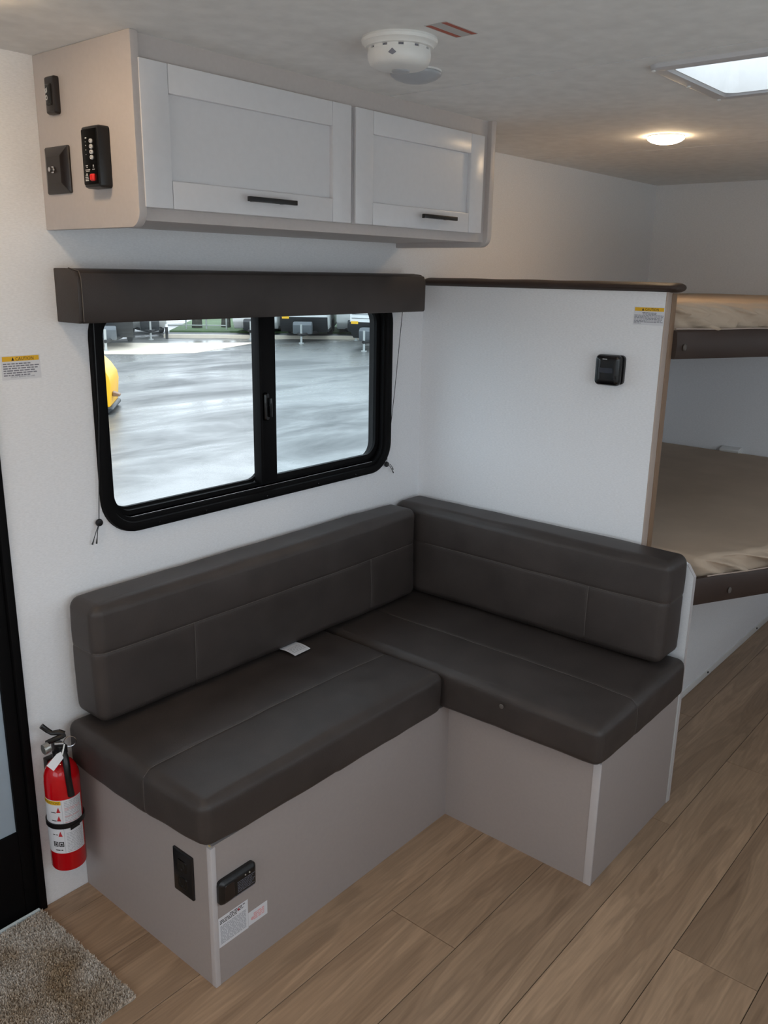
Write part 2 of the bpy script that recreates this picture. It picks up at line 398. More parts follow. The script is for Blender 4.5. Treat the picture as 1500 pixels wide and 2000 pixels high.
# ceiling panels with a skylight hole in the middle one
SKX = (-.495, -.165); SKY_ = (-1.36, -1.005)
ce = struct('ceiling', B(XF-.05, XR+.05, YR-.05, .05, H+.055, H+.0551), OUTER)
def ceil_panel(x0, x1, hole=False):
    bm = BM()
    if not hole: box(bm, x0, x1, YR, 0, H, H+.05)
    else:
        a, b = SKX; c, d = SKY_
        box(bm, x0, a, YR, 0, H, H+.05); box(bm, b, x1, YR, 0, H, H+.05)
        box(bm, a, b, YR, c, H, H+.05); box(bm, a, b, d, 0, H, H+.05)
    part('ceiling_panel', bm, CEIL, ce, smooth=False)
bpy.data.objects.remove(ce)
bm = BM(); a, b = SKX; c, d = SKY_
for q in ((XF-.05, a, YR-.05, .05), (b, XR+.05, YR-.05, .05), (a, b, YR-.05, c), (a, b, d, .05)): box(bm, *q, H+.05, H+.07)
ce = struct('ceiling', bm, mat('roof_board', (80, 78, 76), .8))
g = .003
ceil_panel(XF, -1.80-g); ceil_panel(-1.80+g, -.585-g); ceil_panel(-.585+g, .648-g, True); ceil_panel(.648+g, XR)
# window wall with window and door openings
WX0, WX1, WZ0, WZ1 = -1.225, -.20, .96, 1.475
DX0, DX1, DZ1 = -2.16, -1.50, 1.86
T = .05
bm = BM()
for q in ((XF-T, DX0, 0, T, -.06, H+.05), (DX0, DX1, 0, T, DZ1, H+.05), (DX1, WX0, 0, T, -.06, H+.05), (WX0, WX1, 0, T, -.06, WZ0), (WX0, WX1, 0, T, WZ1, H+.05), (WX1, XR+T, 0, T, -.06, H+.05), (DX0, DX1, 0, T, -.06, .004)):
    box(bm, *q)
struct('wall_left', bm, WALL)
struct('wall_rear', B(XR, XR+T, YR, 0, -.06, H+.05), WALL)
bm = BM(); xs = sorted([WINR, WINK, WINB], key=lambda q: q[0]); x = XF-T
for q in xs:
    box(bm, x, q[0], YR-T, YR, -.06, H+.05); box(bm, q[0], q[1], YR-T, YR, -.06, q[2]); box(bm, q[0], q[1], YR-T, YR, q[3], H+.05); x = q[1]
box(bm, x, XR+T, YR-T, YR, -.06, H+.05); struct('wall_right', bm, WALL)
bm = BM()
box(bm, XF-T, XF, YR, WINF[0], -.06, H+.05); box(bm, XF-T, XF, WINF[1], 0, -.06, H+.05)
box(bm, XF-T, XF, WINF[0], WINF[1], -.06, WINF[2]); box(bm, XF-T, XF, WINF[0], WINF[1], WINF[3], H+.05); struct('wall_front', bm, WALL)

# partition between dinette and bunks
PZ = 1.523; PYE = -.846
pt = struct('wall_partition', B(.0, .030, PYE+.004, 0, 0, PZ), WALL)
part('end_cap', B(-.0006, .031, PYE, PYE+.0045, .0, PZ, bev=.001), TAPUE, pt)
part('bunk_post', B(.031, .062, PYE-.002, PYE+.03, 0, PZ-.004, bev=.002), TAN, pt)
# soft brown roll along its top, slightly lumpy
bm = BM(); loops = []
for t in [.0, .002, .006]+[i/60 for i in range(1, 59)]+[.978, .985, .990, .995, .998, 1.0]:
    y = -.003-(.870)*t; e = 1 if .004 < t < .982 else {0: .7, .002: .9, .985: .97, .990: .9, .995: .78, .998: .62, 1.0: .35}[t]
    rr = (1+.10*noise.noise((y*9, 3.1, 0)))*e
    cz = PZ+.0115; loops.append([(.032+math.cos(a)*.048*e, y, cz+math.sin(a)*.0140*rr) for a in [2*math.pi*k/20 for k in range(20)]])
loft(bm, loops, caps=True)
part('top_roll', bm, BROWN, pt, smooth=True, label='dark brown padded vinyl roll along the top of the partition')
# thin panel below, carrying the front of the lower bunk
bm = prism(BM(), [(-1.007, 0), (-.842, 0), (-.842, .785), (-.955, .785), (-.985, .768), (-1.007, .735)], 'x', .0, .014)
ep = tag(part('bunk_end_panel', bm, WALL, None, smooth=False), 'pale end panel of the lower bunk beside the short bench', 'panel')
part('edge_band', prism(BM(), [(-1.0085, 0), (-1.007, 0), (-1.007, .735), (-.985, .768), (-.986, .7695), (-1.0085, .7355)], 'x', -.0005, .0145), TAUPED, ep, smooth=False)

# ------------------------------------------------------------------ window
wo = thing('window_1', (-.71, 0, .93), kind='structure')
OX0, OX1, OZ0, OZ1, RAD = -1.257, -.168, .922, 1.503, .098
def ring(bm, prof, x0=OX0, x1=OX1, z0=OZ0, z1=OZ1, r=RAD, n=10):
    """prof: closed list of (inset, y)"""
    loops = [[(p[0], y, p[1]) for p in rrect(x0+i, x1-i, z0+i, z1-i, max(r-i, .004), n)] for i, y in prof]
    return loft(bm, loops, closed_profile=True)
part('outer_frame', ring(BM(), [(.0, -.001), (.002, -.012), (.012, -.015), (.024, -.012), (.027, -.004), (.036, -.003), (.037, .035), (.030, .06), (.029, .06), (.029, -.0005)]), RUBBER, wo)
part('inner_track', ring(BM(), [(.030, .016), (.050, .016), (.050, .047), (.030, .048)]), RUBBER, wo)
# sashes
gx0, gx1, gz0, gz1 = OX0+.041, OX1-.043, OZ0+.047, OZ1-.04
def sash(x0, x1, y0, y1, wdt, r, glass, nm):
    s_ = part('sash', ring(BM(), [(0, y0), (wdt, y0+.002), (wdt, y1), (0, y1)], x0, x1, gz0, gz1, r, 8), RUBBER, wo)
    pts = rrect(x0+wdt*.6, x1-wdt*.6, gz0+wdt*.6, gz1-wdt*.6, max(r-wdt*.6, .006), 8)
    part('pane', prism(BM(), pts, 'y', (y0+y1)/2-.001, (y0+y1)/2+.001), glass, s_, smooth=False, label=nm)
    return s_
sash(gx0-.004, -.700, .030, .042, .010, .06, GLASSL, 'clear left window pane')
sash(-.722, gx1+.004, .012, .027, .014, .06, GLASSR, 'slightly tinted right sliding pane')
part('meeting_stile', B(-.730, -.668, .006, .029, gz0, gz1, bev=.004), RUBBER, wo)
part('stile_lip', B(-.737, -.727, -.002, .03, gz0, gz1, bev=.002), RUBBER, wo)
bm = Flat((-.712, .006, 1.20), (1, 0, 0), (0, 0, 1)).rloft(BM(), -.009, .009, -.05, .03, .008, [(0, 0), (0, .008), (.003, .012)]); box(bm, -.709, -.700, -.014, -.004, 1.16, 1.215, bev=.003)
part('latch', bm, BLACKG, wo)
bm = box(BM(), gx0, gx1, -.001, .03, OZ0+.03, OZ0+.038, bev=.002); part('sill_track', bm, RUBBER, wo)
bm = BM()
for x in (-1.10, -.95, -.73, -.52, -.35): lathe(bm, [(.0035, 0), (.0035, -.0015), (.001, -.002)], (x, -.0150, OZ0+.012), 10, 'y')
part('screw', bm, BLACKG, wo)

# ------------------------------------------------------------------ cabin door at far left
dr = thing('door_1', (-1.83, 0, 0), kind='structure')
bm = BM()
box(bm, DX1-.012, DX1+.007, -.010, .055, .0, DZ1+.03, bev=.002); box(bm, DX0-.007, DX0+.012, -.010, .055, 0, DZ1+.03, bev=.002); box(bm, DX0+.012, DX1-.012, -.010, .055, DZ1-.005, DZ1+.03, bev=.002)
part('door_frame', bm, RUBBER, dr)
lf = BM(); ex = DX1-.014
for q in ((ex-.030, ex, .004, DZ1-.008), (DX0+.014, DX0+.06, .004, DZ1-.008), (DX0+.06, ex-.030, .004, .242), (DX0+.06, ex-.030, 1.7, DZ1-.008)): box(lf, q[0], q[1], -.002, .035, q[2], q[3], bev=.002)
df = part('door_leaf', lf, RUBBER, dr)
part('door_glass', B(DX0+.055, ex-.027, .006, .014, .238, 1.705), FROST, df, smooth=False, label='frosted blue-grey glass of the black door')
bm = box(BM(), DX0+.01, DX1-.014, -.012, .0, .0035, .012, bev=.003); part('threshold', bm, RUBBER, dr)

# unseen windows added for daylight: frames and glass only
def plain_window(nm, x0, x1, z0, z1, y=None, x=None):
    t = thing(nm, ((x0+x1)/2, y-.02, z0) if y is not None else (x-.02, (x0+x1)/2, z0), kind='structure')
    bm = BM(); gl = BM(); w_ = .03
    for a, b, c, d in ((x0, x0+w_, z0, z1), (x1-w_, x1, z0, z1), (x0+w_, x1-w_, z0, z0+w_), (x0+w_, x1-w_, z1-w_, z1)):
        box(bm, a, b, y-.05, y+.01, c, d) if y is not None else box(bm, x-.05, x+.01, a, b, c, d)
    box(gl, x0+w_, x1-w_, y-.026, y-.024, z0+w_, z1-w_) if y is not None else box(gl, x-.026, x-.024, x0+w_, x1-w_, z0+w_, z1-w_)
    part('window_frame', bm, RUBBER, t); part('pane', gl, GLASSL, t, smooth=False)
plain_window('added_window_2', *WINR, y=YR); plain_window('added_window_3', *WINK, y=YR); plain_window('added_window_4', *WINF, x=XF); plain_window('added_window_5', *WINB, y=YR)

# ------------------------------------------------------------------ skylight in the ceiling
sk = thing('skylight', ((SKX[0]+SKX[1])/2, (SKY_[0]+SKY_[1])/2, H), 'white framed square skylight glowing with daylight in the ceiling', 'skylight')
def ringz(bm, prof, x0, x1, y0, y1, r):
    return loft(bm, [[(p[0], p[1], z) for p in rrect(x0+i, x1-i, y0+i, y1-i, max(r-i, .004), 6)] for i, z in prof], closed_profile=True)
part('frame', ringz(BM(), [(0, H-.0005), (.002, H-.008), (.010, H-.010), (.032, H-.009), (.037, H-.004), (.037, H+.004), (0, H+.0)], SKX[0]-.036, SKX[1]+.036, SKY_[0]-.036, SKY_[1]+.036, .03), FRAMEP, sk)
part('shaft', ringz(BM(), [(.001, H-.004), (.003, H-.004), (.006, H+.075), (.001, H+.075)], *SKX, *SKY_, .03), WHITEP, sk)
bm = BM(); lo = []
for i, z in ((-.01, .075), (-.01, .085), (.03, .115), (.09, .13), (.15, .133)): lo.append([(p[0], p[1], H+z) for p in rrect(SKX[0]+i, SKX[1]-i, SKY_[0]+i, SKY_[1]-i, max(.05-i*.2, .008), 6)])
loft(bm, lo); bm.faces.new([v for v in bm.verts][-len(lo[0]):]); part('dome', bm, DOME, sk, smooth=True)
bm = BM()
for x, y in ((SKX[0]-.022, SKY_[1]+.024), (SKX[1]+.022, SKY_[1]+.024), (SKX[0]-.022, SKY_[0]-.024), (SKX[1]+.022, SKY_[0]-.024), (-.33, SKY_[1]+.024)):
    s_ = BM(); lathe(s_, [(.0045, H-.0095), (.0045, H-.012), (.002, H-.0135)], (x, y, 0), 12); part('screw', s_, WHITEP, sk)
bm.free()
portal('portal_skylight', ((SKX[0]+SKX[1])/2, (SKY_[0]+SKY_[1])/2, H+.07), (0, 0, 0), .30, .33)

# ------------------------------------------------------------------ ceiling puck lights
def puck(loc, lit, label):
    t = thing('ceiling_light', (loc[0], loc[1], H), label, 'ceiling light', 'round puck lights on the ceiling')
    part('base', lathe(BM(), [(.045, H), (.0555, H), (.0555, H-.003), (.054, H-.004), (.045, H-.004)], (loc[0], loc[1], 0), 48), WHITEP, t)
    part('lens', lathe(BM(), [(.0545, H-.0038), (.0555, H-.006), (.0535, H-.010), (.046, H-.0155), (.030, H-.021), (.014, H-.0228), (.003, H-.023)], (loc[0], loc[1], 0), 48), LIT if lit else GREYLENS, t, smooth=True)
    return t
puck((.378, -.632), True, 'lit warm white puck light near the bunks')
puck((-.762, -.553), False, 'unlit grey puck light beside the smoke alarm')
puck((-1.655, -.345), True, 'lit warm puck light above the door')
for x, y, lb_ in ((-2.45, -.75, 'added out-of-view puck light over the aisle beside the door'), (-3.2, -.75, 'added out-of-view puck light over the aisle near the front window'), (-2.45, -1.75, 'added out-of-view puck light over the kitchen wall behind the camera'), (-3.2, -1.75, 'added out-of-view puck light in the front kitchen corner')): puck((x, y), True, lb_)  # unseen pucks added to brighten the room

# ------------------------------------------------------------------ smoke alarm
cx, cy = -.985, -.690
sm = thing('smoke_alarm', (cx, cy, H), 'round white smoke alarm on the ceiling', 'smoke alarm')
part('mounting_ring', lathe(BM(), [(.060, H), (.070, H), (.0715, H-.004), (.070, H-.009), (.066, H-.0115), (.0635, H-.017), (.058, H-.018)], (cx, cy, 0), 64), WHITEP, sm)
part('slot_ring', lathe(BM(), [(.052, H-.016), (.0555, H-.016), (.0555, H-.023), (.052, H-.023)], (cx, cy, 0), 48), INKG, sm)
for i in range(12):
    a0 = 2*math.pi*i/12+.3; bm = BM()
    pts = [(cx+r*math.cos(a), cy+r*math.sin(a)) for r, aa in ((.0545, (0, .1, .2, .3, .36)), (.0585, (.36, .3, .2, .1, 0))) for a in [a0+q for q in aa]]
    prism(bm, pts, 'z', H-.024, H-.016); part('vent_rib', bm, WHITEP, sm)
part('body', lathe(BM(), [(.052, H-.022), (.0585, H-.022), (.0595, H-.027), (.0585, H-.036), (.055, H-.044), (.049, H-.0485), (.040, H-.0505), (.020, H-.0515), (.002, H-.0515)], (cx, cy, 0), 64), WHITEP, sm)
vd = Vector((CAM.x-cx, CAM.y-cy, 0)).normalized(); pr = Vector((-vd.y, vd.x, 0))
part('test_button', lathe(BM(), [(.017, H-.051), (.017, H-.0535), (.014, H-.055), (.002, H-.0555)], (cx+.010, cy+.004, 0), 32), GREYLENS, sm)
ang = math.atan2(vd.y, vd.x)-.22
bm = BM(); pts = []
for a, z in ((-.13, -.0345), (0, -.0275), (.13, -.0345), (0, -.0385)):
    r = .0596 if z > -.036 else .0588
    pts.append((cx+r*math.cos(ang+a), cy+r*math.sin(ang+a), H+z))
vo_ = [bm.verts.new(p) for p in pts]; vi_ = [bm.verts.new((cx+(p[0]-cx)*.9, cy+(p[1]-cy)*.9, p[2])) for p in pts]
bm.faces.new(vo_); bm.faces.new(vi_[::-1])
for i in range(4): bm.faces.new((vo_[i], vi_[i], vi_[(i+1) % 4], vo_[(i+1) % 4]))
part('sounder_opening', bm, INKG, sm, smooth=False)

# red striped sticker remnant on the ceiling
tp = Flat((-1.028, -.7805, H), (1, 0, 0), (0, -1, 0))     # normal points down
st = thing('sticker', (-.98, -.803, H), 'clear sticker with two orange-red stripes on the ceiling', 'sticker')
part('film', tp.rect(BM(), 0, .097, .0, .048, 0, .0004), TAPEB, st, smooth=False)
for v0 in (.003, .037): part('stripe', tp.poly(BM(), [(.002, v0), (.093, v0), (.096, v0+.009), (.005, v0+.009)], .0004, .0009), TAPE, st, smooth=False)

# ------------------------------------------------------------------ overhead cabinet
CX0, CX1, CD, CZ = -1.336, -.128, -.330, 1.652
cb = thing('overhead_cabinet', ((CX0+CX1)/2, -.17, CZ), 'grey overhead cabinet with two shaker doors above the window', 'cabinet')
def endpanel(x0, x1):
    pts = [(0, H), (0, 1.638)]
    yb, zb, r = CD-.016, 1.638, .030
    pts += [(yb+r, zb)]+[(yb+r-r*math.sin(a), zb+r-r*math.cos(a)) for a in [math.pi/2*i/8 for i in range(1, 9)]]+[(yb, H)]
    return bevel_all(prism(BM(), pts, 'x', x0, x1), .0025, 2)
part('end_panel', endpanel(CX0, CX0+.018), TAUPEC, cb); part('end_panel', endpanel(CX1-.022, CX1), TAUPEC, cb)
bm = BM(); box(bm, CX0+.018, CX1-.022, CD, -.001, CZ, CZ+.012); part('bottom_board', bm, TAUPEC, cb, smooth=False)
bm = BM(); box(bm, CX0+.018, CX1-.022, CD-.001, CD+.016, 1.925, H); box(bm, CX0+.018, CX1-.022, CD-.001, CD+.016, CZ-.0005, 1.685)
box(bm, CX0+.018, CX0+.04, CD-.001, CD+.016, 1.685, 1.925); box(bm, CX1-.06, CX1-.022, CD-.001, CD+.016, 1.685, 1.925); box(bm, -.76, -.71, CD-.001, CD+.016, 1.685, 1.925)
part('face_frame', bm, TAUPEC, cb, smooth=False)
def shaker(x0, x1, z0, z1, hx0, hx1):
    y = CD-.002; d = .017
    dp = part('door', bevel_all(B(x0, x1, y-.006, y, z0, z1), .001, 1), DOORM, cb)
    sw, rw = .064, .052
    for nm, q in (('stile', (x0, x0+sw, z0, z1)), ('stile', (x1-sw, x1, z0, z1)), ('rail', (x0+sw, x1-sw, z1-rw, z1)), ('rail', (x0+sw, x1-sw, z0, z0+rw))):
        part(nm, B(q[0]+.0003, q[1]-.0003, y-d, y-.0055, q[2], q[3], bev=.0022, seg=2), DOORM, dp)
    hz = z0+.031; yy = y-d
    bm = B(hx0, hx1, yy-.026, yy-.017, hz-.005, hz+.005, bev=.001)
    for a in (hx0+.022, hx1-.030): box(bm, a, a+.008, yy-.018, yy, hz-.004, hz+.004)
    part('handle', bm, BLACK, dp, label='black bar handle')
shaker(-1.322, -.742, 1.675, 1.935, -1.083, -.945)
shaker(-.727, -.187, 1.675, 1.935, -.487, -.340)

# controls on the cabinet's left side (facing -X)
def side(y, z, x=CX0): return Flat((x, y, z), (0, -1, 0), (0, 0, 1))
f = side(-.059, 1.860)
t = thing('rocker_switch', (CX0, -.07, 1.860), 'small narrow dark rocker switch on the cabinet side, uppermost', 'switch')
part('plate', f.rloft(BM(), 0, .037, 0, .071, .006, [(0, 0), (0, .008), (.002, .0115), (.005, .0125)]), BRNBLK, t)
part('rocker', f.rloft(BM(), .008, .029, .016, .056, .003, [(0, .012), (.0005, .015), (.003, .0165)]), BLACKG, t)
bm2 = BM(); tube(bm2, [f.p(.015+.0035*math.cos(q), .043+.0035*math.sin(q), .017) for q in [2*math.pi*i/14 for i in range(14)]], .0007, 6, True)
tube(bm2, [f.p(.012, .038, .017), f.p(.0185, .048, .017)], .0007, 6); tube(bm2, [f.p(.015+.003*math.cos(q), .030+.004*math.sin(q), .017) for q in [2*math.pi*i/14 for i in range(14)]], .0008, 6, True)
part('icon_print', bm2, WPRINT, t)
f = side(-.026, 1.7085)
t = thing('cable_jack_plate', (CX0, -.07, 1.7085), 'square dark pyramid shaped jack plate on the cabinet side', 'wall plate')
part('plate', f.rloft(BM(), 0, .092, 0, .092, .004, [(0, 0), (0, .003), (.002, .005), (.020, .013), (.0205, .013)]), BRNBLK, t)
bm = BM()
def cyl(bm, f, a, b, r0, r1, h0, h1, n=20):
    L0 = [f.p(a+r0*math.cos(2*math.pi*i/n), b+r0*math.sin(2*math.pi*i/n), h0) for i in range(n)]; L1 = [f.p(a+r1*math.cos(2*math.pi*i/n), b+r1*math.sin(2*math.pi*i/n), h1) for i in range(n)]
    return loft(bm, [L0, L1], caps=True)
cyl(bm, f, .046, .046, .0075, .0075, .0128, .0155, 6); cyl(bm, f, .046, .046, .0045, .0045, .0155, .023, 16)
part('connector', bm, CHROME, t)
f = side(-.203, 1.711, CX0+.0006)
t = thing('monitor_panel', (CX0, -.21, 1.7155), 'black tank monitor panel with white buttons and a red switch on the cabinet side', 'control panel')
part('housing', f.rloft(BM(), 0, .060, 0, .113, .007, [(0, 0), (0, .020), (.002, .025), (.006, .027)]), BLACK, t)
part('face', f.rloft(BM(), .004, .056, .006, .107, .003, [(0, .0268), (.0005, .0278)]), BLACKG, t)
for i, zb in enumerate((.0845, .0745, .0648, .0552)):
    b_ = part('button', cyl(BM(), f, .0375, zb, .0042, .0036, .0276, .0305), WPRINT, t)
    bm = BM(); cyl(bm, f, .0375, zb, .0018, .0018, .0305, .0307, 10); part('button_icon', bm, INKG, b_)
bm = BM()
for a, b, wq, hq in ((.017, .090, .005, .002), (.017, .0835, .001, .0015), (.017, .077, .002, .0015), (.0165, .069, .0025, .0015), (.0165, .061, .002, .001), (.014, .0405, .007, .0012), (.016, .0375, .004, .001), (.012, .033, .016, .0012), (.014, .0305, .012, .001), (.036, .033, .008, .001), (.0385, .037, .003, .0012), (.011, .0225, .008, .0012), (.010, .0195, .010, .0012), (.010, .0165, .011, .0012), (.010, .0135, .011, .0014)):
    f.rect(bm, a, a+wq, b, b+hq, .0278, .0281)
f.poly(bm, [(.013, .0245), (.019, .0245), (.016, .028)], .0278, .0281); f.poly(bm, [(.038, .0395), (.042, .0395), (.040, .0425)], .0278, .0281)
part('print', bm, WPRINT, t, smooth=False)
bm = BM(); f.rloft(bm, .0305, .0435, .0125, .0255, .002, [(0, .0276), (0, .030), (.002, .0325)]); part('power_switch', bm, REDB, t, label='red square switch')

# ------------------------------------------------------------------ valance and shade cords
va = thing('valance', (-.72, -.045, 1.444), 'dark brown leatherette valance across the top of the window', 'valance')
VX0, VX1, VY, VZ0, VZ1 = -1.328, -.108, -.092, 1.444, 1.556
prof = [(0, VZ0), (0, VZ1+.003), (VY*.5, VZ1+.004), (VY+.012, VZ1+.001), (VY+.003, VZ1-.006), (VY, VZ1-.02), (VY-.001, (VZ0+VZ1)/2), (VY, VZ0+.006), (VY+.003, VZ0), (VY+.012, VZ0), (VY+.012, VZ1-.012), (-.004, VZ1-.012), (-.004, VZ0)]
part('board', prism(BM(), prof, 'x', VX0+.010, VX1-.010), LEATH, va)
for a, b in ((VX0, VX0+.0105), (VX1-.0105, VX1)):
    part('end_cap', bevel_all(prism(BM(), [(0, VZ0), (VY+.003, VZ0), (VY, VZ0+.006), (VY-.0005, (VZ0+VZ1)/2), (VY, VZ1-.02), (VY+.006, VZ1-.004), (VY*.5, VZ1+.004), (0, VZ1+.004)], 'x', a, b), .003, 2), LEATH, va)
part('piping', tube(BM(), [(VX0+.010, VY-.0008, VZ0+.004), (VX0+.010, VY-.0014, 1.5), (VX0+.010, VY-.0008, VZ1-.016), (VX0+.010, VY+.006, VZ1-.002), (VX0+.010, VY*.5, VZ1+.0045)], .0013, 6), THREAD, va)
def cord(label, pts, tails):
    t = thing('shade_cord', pts[-1], label, 'cord', 'shade cords beside the window')
    part('string', tube(BM(), pts, .0011, 6), BLACK, t)
    p = Vector(pts[-1]); bm = BM()
    lathe(bm, [(.003, .001), (.008, .0), (.0095, -.004), (.008, -.008), (.003, -.009)], (p.x, p.y-.001+.004, p.z), 20, 'y'); part('anchor_button', bm, BLACK, t)
    for tl in tails:
        part('tail', tube(BM(), [(p.x+a, p.y-.003+h, p.z+b) for a, b, h in tl], [.0010]*(len(tl)-1)+[.0022], 6), BLACK, t)
cord('black shade cord and button left of the window', [(-1.2515, -.020, 1.446), (-1.2535, -.018, 1.23), (-1.268, -.008, .967)],
     [[(-.004, -.006, 0), (-.012, -.018, -.002), (-.019, -.036, -.001), (-.024, -.050, 0)], [(-.003, -.007, 0), (-.008, -.018, -.001), (-.0105, -.032, -.002), (-.0125, -.050, 0)]])
cord('black shade cord and button right of the window', [(-.133, -.020, 1.446), (-.160, -.016, 1.19), (-.187, -.008, .942)],
     [[(.004, .002, 0), (.014, -.002, -.003), (.024, -.012, -.002), (.032, -.022, 0)], [(.004, -.001, 0), (.013, -.008, -.002), (.024, -.022, -.002), (.034, -.034, 0)]])

# ------------------------------------------------------------------ stickers on walls
def caution(nm, f, wd, hg, label, lines, big, bottom):
    t = thing(nm, f.p(wd/2, 0, 0), label, 'sticker', 'caution stickers')
    part('paper', f.rect(BM(), 0, wd, 0, hg, 0, .0004), PAPER, t, smooth=False)
    bh = hg*.20
    part('yellow_band', f.rect(BM(), wd*.03, wd*.97, hg*.97-bh, hg*.97, .0004, .0007), YELLOW, t, smooth=False)
    bm = BM(); zb = hg*.97-bh
    put_text(bm, 'CAUTION', lambda a, b: f.p(wd*.36+a, zb+bh*.14+b, .0009), bh*.98, wide=.92)
    f.poly(bm, [(wd*.26, zb+bh*.12), (wd*.33, zb+bh*.12), (wd*.295, zb+bh*.86)], .0007, .0009)
    part('heading', bm, INK, t, smooth=False)
    rng = random.Random(nm+label); bm = BM(); z = zb-hg*.035
    for c0, c1 in lines:
        z -= big
        for a, b in wordlines(rng, wd*c0, wd*c1, big*.62, 1.0): f.rect(bm, a, b, z, z+big*.52, .0004, .0006)
    part('fine_print', bm, INKG, t, smooth=False)
    if bottom:
        bm = BM(); put_text(bm, 'DO NOT REMOVE THIS LABEL', lambda a, b: f.p(wd*.21+a, hg*.09+b, .0006), .0042, wide=.98); part('bottom_line', bm, INKG, t, smooth=False)
caution('caution_sticker', Flat((-1.466, -.0002, 1.3245), (1, 0, 0), (0, 0, 1)), .0885, .0515, 'white caution sticker with yellow band on the wall beside the door',
        [(.04, .74), (.04, .96), (.04, .92), (.04, .84), (.04, .89), (.04, .73)], .0049, True)
caution('caution_sticker', Flat((-.0002, -.752, 1.432), (0, -1, 0), (0, 0, 1)), .0905, .0495, 'white caution sticker with yellow band high on the partition',
        [(.28, .75), (.30, .73), (.03, .97), (.03, .96), (.03, .97), (.03, .93), (.03, .90), (.03, .96), (.03, .25)], .0036, False)
# thermostat
f = Flat((0, -.660, 1.257), (0, -1, 0), (0, 0, 1))
t = thing('thermostat', (0, -.705, 1.257), 'black rounded thermostat mounted on the partition wall', 'thermostat')
part('back_plate', f.rloft(BM(), .004, .082, .003, .087, .012, [(0, 0), (0, .010)]), BLACK, t)
part('cover', f.rloft(BM(), 0, .079, 0, .088, .014, [(.002, .010), (0, .013), (0, .024), (.003, .029), (.008, .031), (.02, .0315)]), BLACKG, t)
part('display', f.rloft(BM(), .014, .058, .036, .051, .003, [(0, .0312), (.0005, .0322)]), mat('dark_display', (46, 50, 60), .15, var=.1), t)
part('knob', f.rloft(BM(), .060, .070, .018, .028, .003, [(0, .0300), (.001, .0325)]), BLACK, t)
bm = BM(); f.rect(bm, .024, .038, .0745, .0762, .0314, .0318); part('maker_mark', bm, WPRINT, t, smooth=False)

# ------------------------------------------------------------------ bench bases
BL, BD, BW, BE, BH = -1.375, -.529, -.507, -1.006, .368
b1 = thing('bench_base', (-.94, -.26, 0), 'long grey bench base below the window', 'bench base')
part('front_panel', B(BL+.006, BW, BD, BD+.012, 0, BH), TAUPE, b1, smooth=False)
part('end_panel', B(BL, BL+.012, BD+.012, -.0015, 0, BH), TAUPE, b1, smooth=False)
part('top_board', B(BL+.004, -.002, BD+.006, -.001, BH-.012, BH-.001), PLY, b1, smooth=False)
part('corner_trim', B(BL-.0012, BL+.0125, BD-.0015, BD+.013, 0, BH-.004, bev=.0015), TAUPED, b1)
b2 = thing('bench_base', (-.25, -.77, 0), 'short grey bench base against the partition', 'bench base')
part('front_panel', B(BW, BW+.012, BE+.012, BD, 0, BH), TAUPE, b2, smooth=False)
part('end_panel', B(BW+.004, -.006, BE, BE+.012, 0, BH), TAUPE, b2, smooth=False)
part('top_board', B(BW+.005, -.002, BE+.004, BD+.005, BH-.012, BH-.0015), PLY, b2, smooth=False)
part('corner_trim', B(BW-.0015, BW+.004, BE-.0012, BE+.020, 0, BH-.004, bev=.001), TAUPED, b2)
part('edge_strip', B(-.0085, -.0008, BE-.002, BE+.008, 0, BH+.004, bev=.001), mat('white_edge_strip', (205, 203, 202), .4, var=.02), b2)
# outlet on the end of the long base
f = Flat((BL, -.397, .199), (0, -1, 0), (0, 0, 1))
t = thing('power_outlet', (BL, -.43, .199), 'black power outlet plate on the end of the long bench', 'outlet')
part('plate', f.rloft(BM(), 0, .070, 0, .112, .003, [(0, 0), (0, .004), (.003, .006)]), BLACK, t)
for zb in (.062, .018): 
    q = part('socket', f.rloft(BM(), .019, .051, zb, zb+.030, .006, [(0, .0058), (.001, .008)]), BLACKG, t)
    bm = BM(); f.rect(bm, .027, .029, zb+.012, zb+.022, .008, .0083); f.rect(bm, .041, .043, zb+.012, zb+.022, .008, .0083); cyl(bm, f, .035, zb+.007, .003, .003, .008, .0083, 12); part('socket_holes', bm, INK, q, smooth=False)
# gas alarm on the front of the long base
f = Flat((-1.364, BD, .2135), (1, 0, 0), (0, 0, 1))
t = thing('gas_alarm', (-1.31, BD, .2135), 'black rounded gas alarm on the front of the long bench', 'gas alarm')
part('housing', f.rloft(BM(), 0, .106, 0, .062, .012, [(0, 0), (0, .008), (.006, .015), (.012, .017)]), BLACK, t)
part('grille', f.rloft(BM(), .010, .038, .010, .052, .006, [(0, .0165), (.001, .0176)]), BRNBLK, t)
bm = BM(); rng = random.Random(3)
for k in range(7):
    z = .040-k*.0042
    for a, b in wordlines(rng, .046, .096-.004*(k % 3), .003, 1): f.rect(bm, a, b, z, z+.0019, .017, .0173)
for a, b in wordlines(rng, .030, .095, .003, 1): f.rect(bm, a, b, .0085, .0105, .017, .0173)
part('print', bm, mat('alarm_print', (96, 98, 108), .6, var=.05), t, smooth=False)
for a in (.074, .086):
    bm = BM(); cyl(bm, f, a-.005, .0485, .0022, .0016, .017, .0186, 12); part('indicator', bm, ALU, t)
